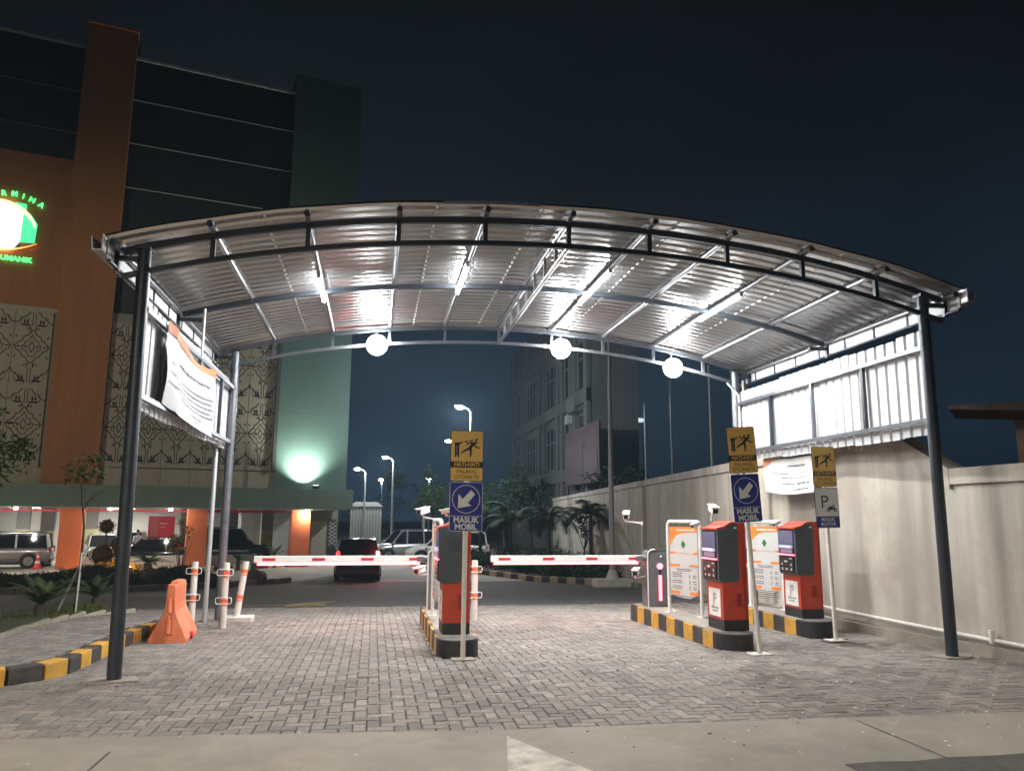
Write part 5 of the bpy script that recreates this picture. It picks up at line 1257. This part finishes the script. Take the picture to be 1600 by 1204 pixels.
for i, (x, y, s_, lb) in enumerate(((-4.9, 41.7, .75, 'small bright green plant by the end of the planter wall'), (-6.3, 39.6, .5, 'small plant on the gravel right of the rear canopy post'), (-5.6, 41.2, .45, 'tiny spiky plant on the gravel before the black SUV'))):
    rosette('gravel_plant', lb, (x, y, -.95), 12, .55*s_/.6, el=(.3, 1.3), droop=.7, ll=.16, m=LF1, seed=50+i, stem=.2, h0=s_*.8, group='small plants on the gravel')
rosette('orange_grass', 'orange lit spiky grass clump at the left edge', (-15.2, 33.4, -1.0), 16, .95, el=(.4, 1.2), droop=1.1, ll=.1, m=LFY, seed=60, stem=.1)
# kerb, hedge, palms and trees along the right wall
kerb('right_kerb', [(.9, 45.8), (2.2, 42.6), (3.4, 39.6), (5.4, 35.2), (6.6, 32.0), (7.6, 29.0), (8.15, 27.2)], .2, .20, .62, [mat('pale stone kerb paint', (.40, .34, .22), .7, var=.2, scale=6), KBLK], gz)
b = MB(); b.poly([(1.1, 46.5, -.85), (3.5, 39.9, -.85), (5.5, 35.4, -.85), (7.7, 29.1, -.80), (8.3, 27.2, -.70), (9.0, 27.2, -.70), (11, 47, -.85)], SOIL); struct(b.build('right_bed_soil'))
rnd = random.Random(71); b = MB()
for k in range(60):
    y = rnd.uniform(27.6, 45.5); x0 = interp(y, [27, 29, 32, 35.2, 39.6, 45.8], [8.4, 7.9, 7.0, 5.8, 3.8, 1.3]); x = x0+.5+rnd.random()**1.3*(wx(y)-x0-.6)
    h = rnd.uniform(.35, .75)*(1 if x < x0+1.5 else 1.35); leaves(b, rnd, (x, y, -.85+h*.5), (.6, .6, h*.75), 190, .16, LF2 if rnd.random() < .5 else LF1, .2)
b.build('hedge_cover', kind='stuff')
pl = [(8.75, 31.2, 2.6, 'arching palm closest to the mast along the wall'), (7.7, 34.2, 2.5, 'arching palm in the middle of the planting along the wall'), (6.7, 38.5, 2.3, 'short palm just right of the blue arrow sign'), (5.6, 41.5, 2.9, 'palm half hidden behind the blue arrow sign')]
for i, (x, y, h, lb) in enumerate(pl):
    rosette('palm', lb, (x, y, -.9), 15, 1.75, el=(.35, 1.2), droop=1.9, ll=.42, m=LF2, seed=80+i, stem=.16, h0=h, group='palms along the wall', cat='palm', seg=18)
tree('wall_tree', 'thin leafy tree between the palms along the wall', (7.5, 37.0, -.9), 4.0, (.75, .75, .9), 420, .22, LF2, 'leafy trees along the wall', k=9, trunk=.05, seed=90)
tree('wall_tree', 'narrow leafy tree beside the mast against the wall', (8.95, 33.0, -.9), 3.7, (.45, .5, 1.2), 420, .18, LF2, 'leafy trees along the wall', k=9, trunk=.05, seed=91, cz=2.2)
tree('wall_tree', 'broad dark tree in the far corner of the wall planting', (7.6, 45.5, -.9), 4.3, (1.6, 1.4, 1.3), 900, .26, LF2, 'leafy trees along the wall', k=14, trunk=.08, seed=92)
for i, (x, y, h, r, lb) in enumerate(((3.8, 52, 5.0, (1.3, 1.2, 1.7), 'leafy tree behind the silver SUVs beside the small camera'), (6.8, 54, 4.6, (1.6, 1.3, 1.4), 'leafy tree beyond the yard behind the blue sign'), (1.6, 70, 6.5, (1.1, 1, 1.3), 'far thin tree between the street lamps'), (-.8, 72, 3.6, (3, 1.5, 1.3), 'low far tree behind the pale shed'), (4.5, 76, 5.2, (4.2, 1.8, 1.7), 'wide dark tree mass behind the far lamps'), (11.5, 58, 6.2, (3, 2, 2.2), 'dark tree behind the far end of the wall'))):
    tree('yard_tree', lb, (x, y, -1), h, r, 1100, .26, LF1 if i < 2 else LF2, 'trees beyond the yard', k=16, trunk=.09, seed=100+i)
for i, (x, y, h, lb) in enumerate(((11.2, 39.0, 4.4, 'dark tree between the red hoarding and the wall top'), (10.6, 33.5, 3.9, 'dark bushy tree over the wall left of the thin posts'))):
    tree('dark_tree', lb, (x+1.2, y, -.5), h, (1.6, 2.4, 1.0), 900, .24, LF2, 'dark trees behind the wall', k=14, trunk=.1, seed=120+i)

# ------------------------------------------------------------------ PERSON in the car park
def person(loc, rz):
    J = [((0, 0, .93), .13), ((0, 0, 1.12), .125), ((0, .01, 1.34), .15), ((0, .01, 1.47), .06), ((0, -.01, 1.56), .075), ((0, -.01, 1.66), .085),
         ((.17, 0, 1.40), .055), ((.23, .0, 1.14), .042), ((.22, -.08, .90), .032), ((.22, -.10, .80), .03),
         ((-.17, 0, 1.40), .055), ((-.23, 0, 1.14), .042), ((-.20, -.10, .92), .032), ((-.19, -.13, .82), .03),
         ((.09, 0, .84), .085), ((.10, -.01, .48), .06), ((.10, .02, .08), .042), ((.11, -.10, .04), .04),
         ((-.09, 0, .84), .085), ((-.11, .03, .48), .06), ((-.12, .08, .08), .042), ((-.13, -.04, .04), .04)]
    E_ = [(0, 1), (1, 2), (2, 3), (3, 4), (4, 5), (2, 6), (6, 7), (7, 8), (8, 9), (2, 10), (10, 11), (11, 12), (12, 13), (0, 14), (14, 15), (15, 16), (16, 17), (0, 18), (18, 19), (19, 20), (20, 21)]
    me = bpy.data.meshes.new('body'); me.from_pydata([j[0] for j in J], E_, []); o = bpy.data.objects.new('body', me); C.objects.link(o)
    md = o.modifiers.new('skin', 'SKIN'); 
    if not me.skin_vertices: 
        me.attributes  # skin layer is made by the modifier
    bm = bmesh.new(); bm.from_mesh(me); lay = bm.verts.layers.skin.verify()
    for v, j in zip(bm.verts, J): v[lay].radius = (j[1], j[1])
    bm.verts.ensure_lookup_table(); bm.verts[0][lay].use_root = True; bm.to_mesh(me); bm.free()
    o.modifiers.new('sub', 'SUBSURF').levels = 1; o.modifiers['sub'].render_levels = 2
    dg = bpy.context.evaluated_depsgraph_get(); m2 = bpy.data.meshes.new_from_object(o.evaluated_get(dg)); bpy.data.objects.remove(o)
    SK = mat('skin', (.28, .16, .10), .6); SH = mat('pale shirt', (.6, .6, .62), .7); TR = mat('dark trousers', (.05, .05, .055), .8); SHO = INK
    m2.materials.clear()
    for q in (SK, SH, TR, SHO): m2.materials.append(q)
    for p in m2.polygons:
        c = p.center; p.use_smooth = True
        p.material_index = 3 if c.z < .10 else 2 if c.z < .95 and abs(c.x) < .19 else 1 if c.z < 1.47 and (c.z > 1.12 or abs(c.x) < .18) else 0
    t = thing('person', 'person standing in a pale shirt and dark trousers beside the red board', 'person', loc, rz)
    o = bpy.data.objects.new('body', m2); C.objects.link(o); o.parent = t
    one('hair', t, INK, lambda b, m: b.ball((0, .015, 1.70), .098, m, 12, 8, (1, 1.05, .85)))
person(Bw(2.6, 5.6), BA+.4)

# ------------------------------------------------------------------ thin haze volume added to imitate lens glare round the lamps
hz = bpy.data.materials.new('glare haze'); hz.use_nodes = True; hn = hz.node_tree
for n_ in list(hn.nodes):
    if n_.type != 'OUTPUT_MATERIAL': hn.nodes.remove(n_)
pv = hn.nodes.new('ShaderNodeVolumePrincipled'); pv.inputs['Color'].default_value = (.48, .72, .95, 1); pv.inputs['Density'].default_value = .00105; pv.inputs['Anisotropy'].default_value = .2
hn.links.new(pv.outputs[0], [n_ for n_ in hn.nodes if n_.type == 'OUTPUT_MATERIAL'][0].inputs['Volume'])
b = MB(); b.b2(-402, 402, -102, 402, -2.2, 30, hz); b.build('haze', kind='stuff')
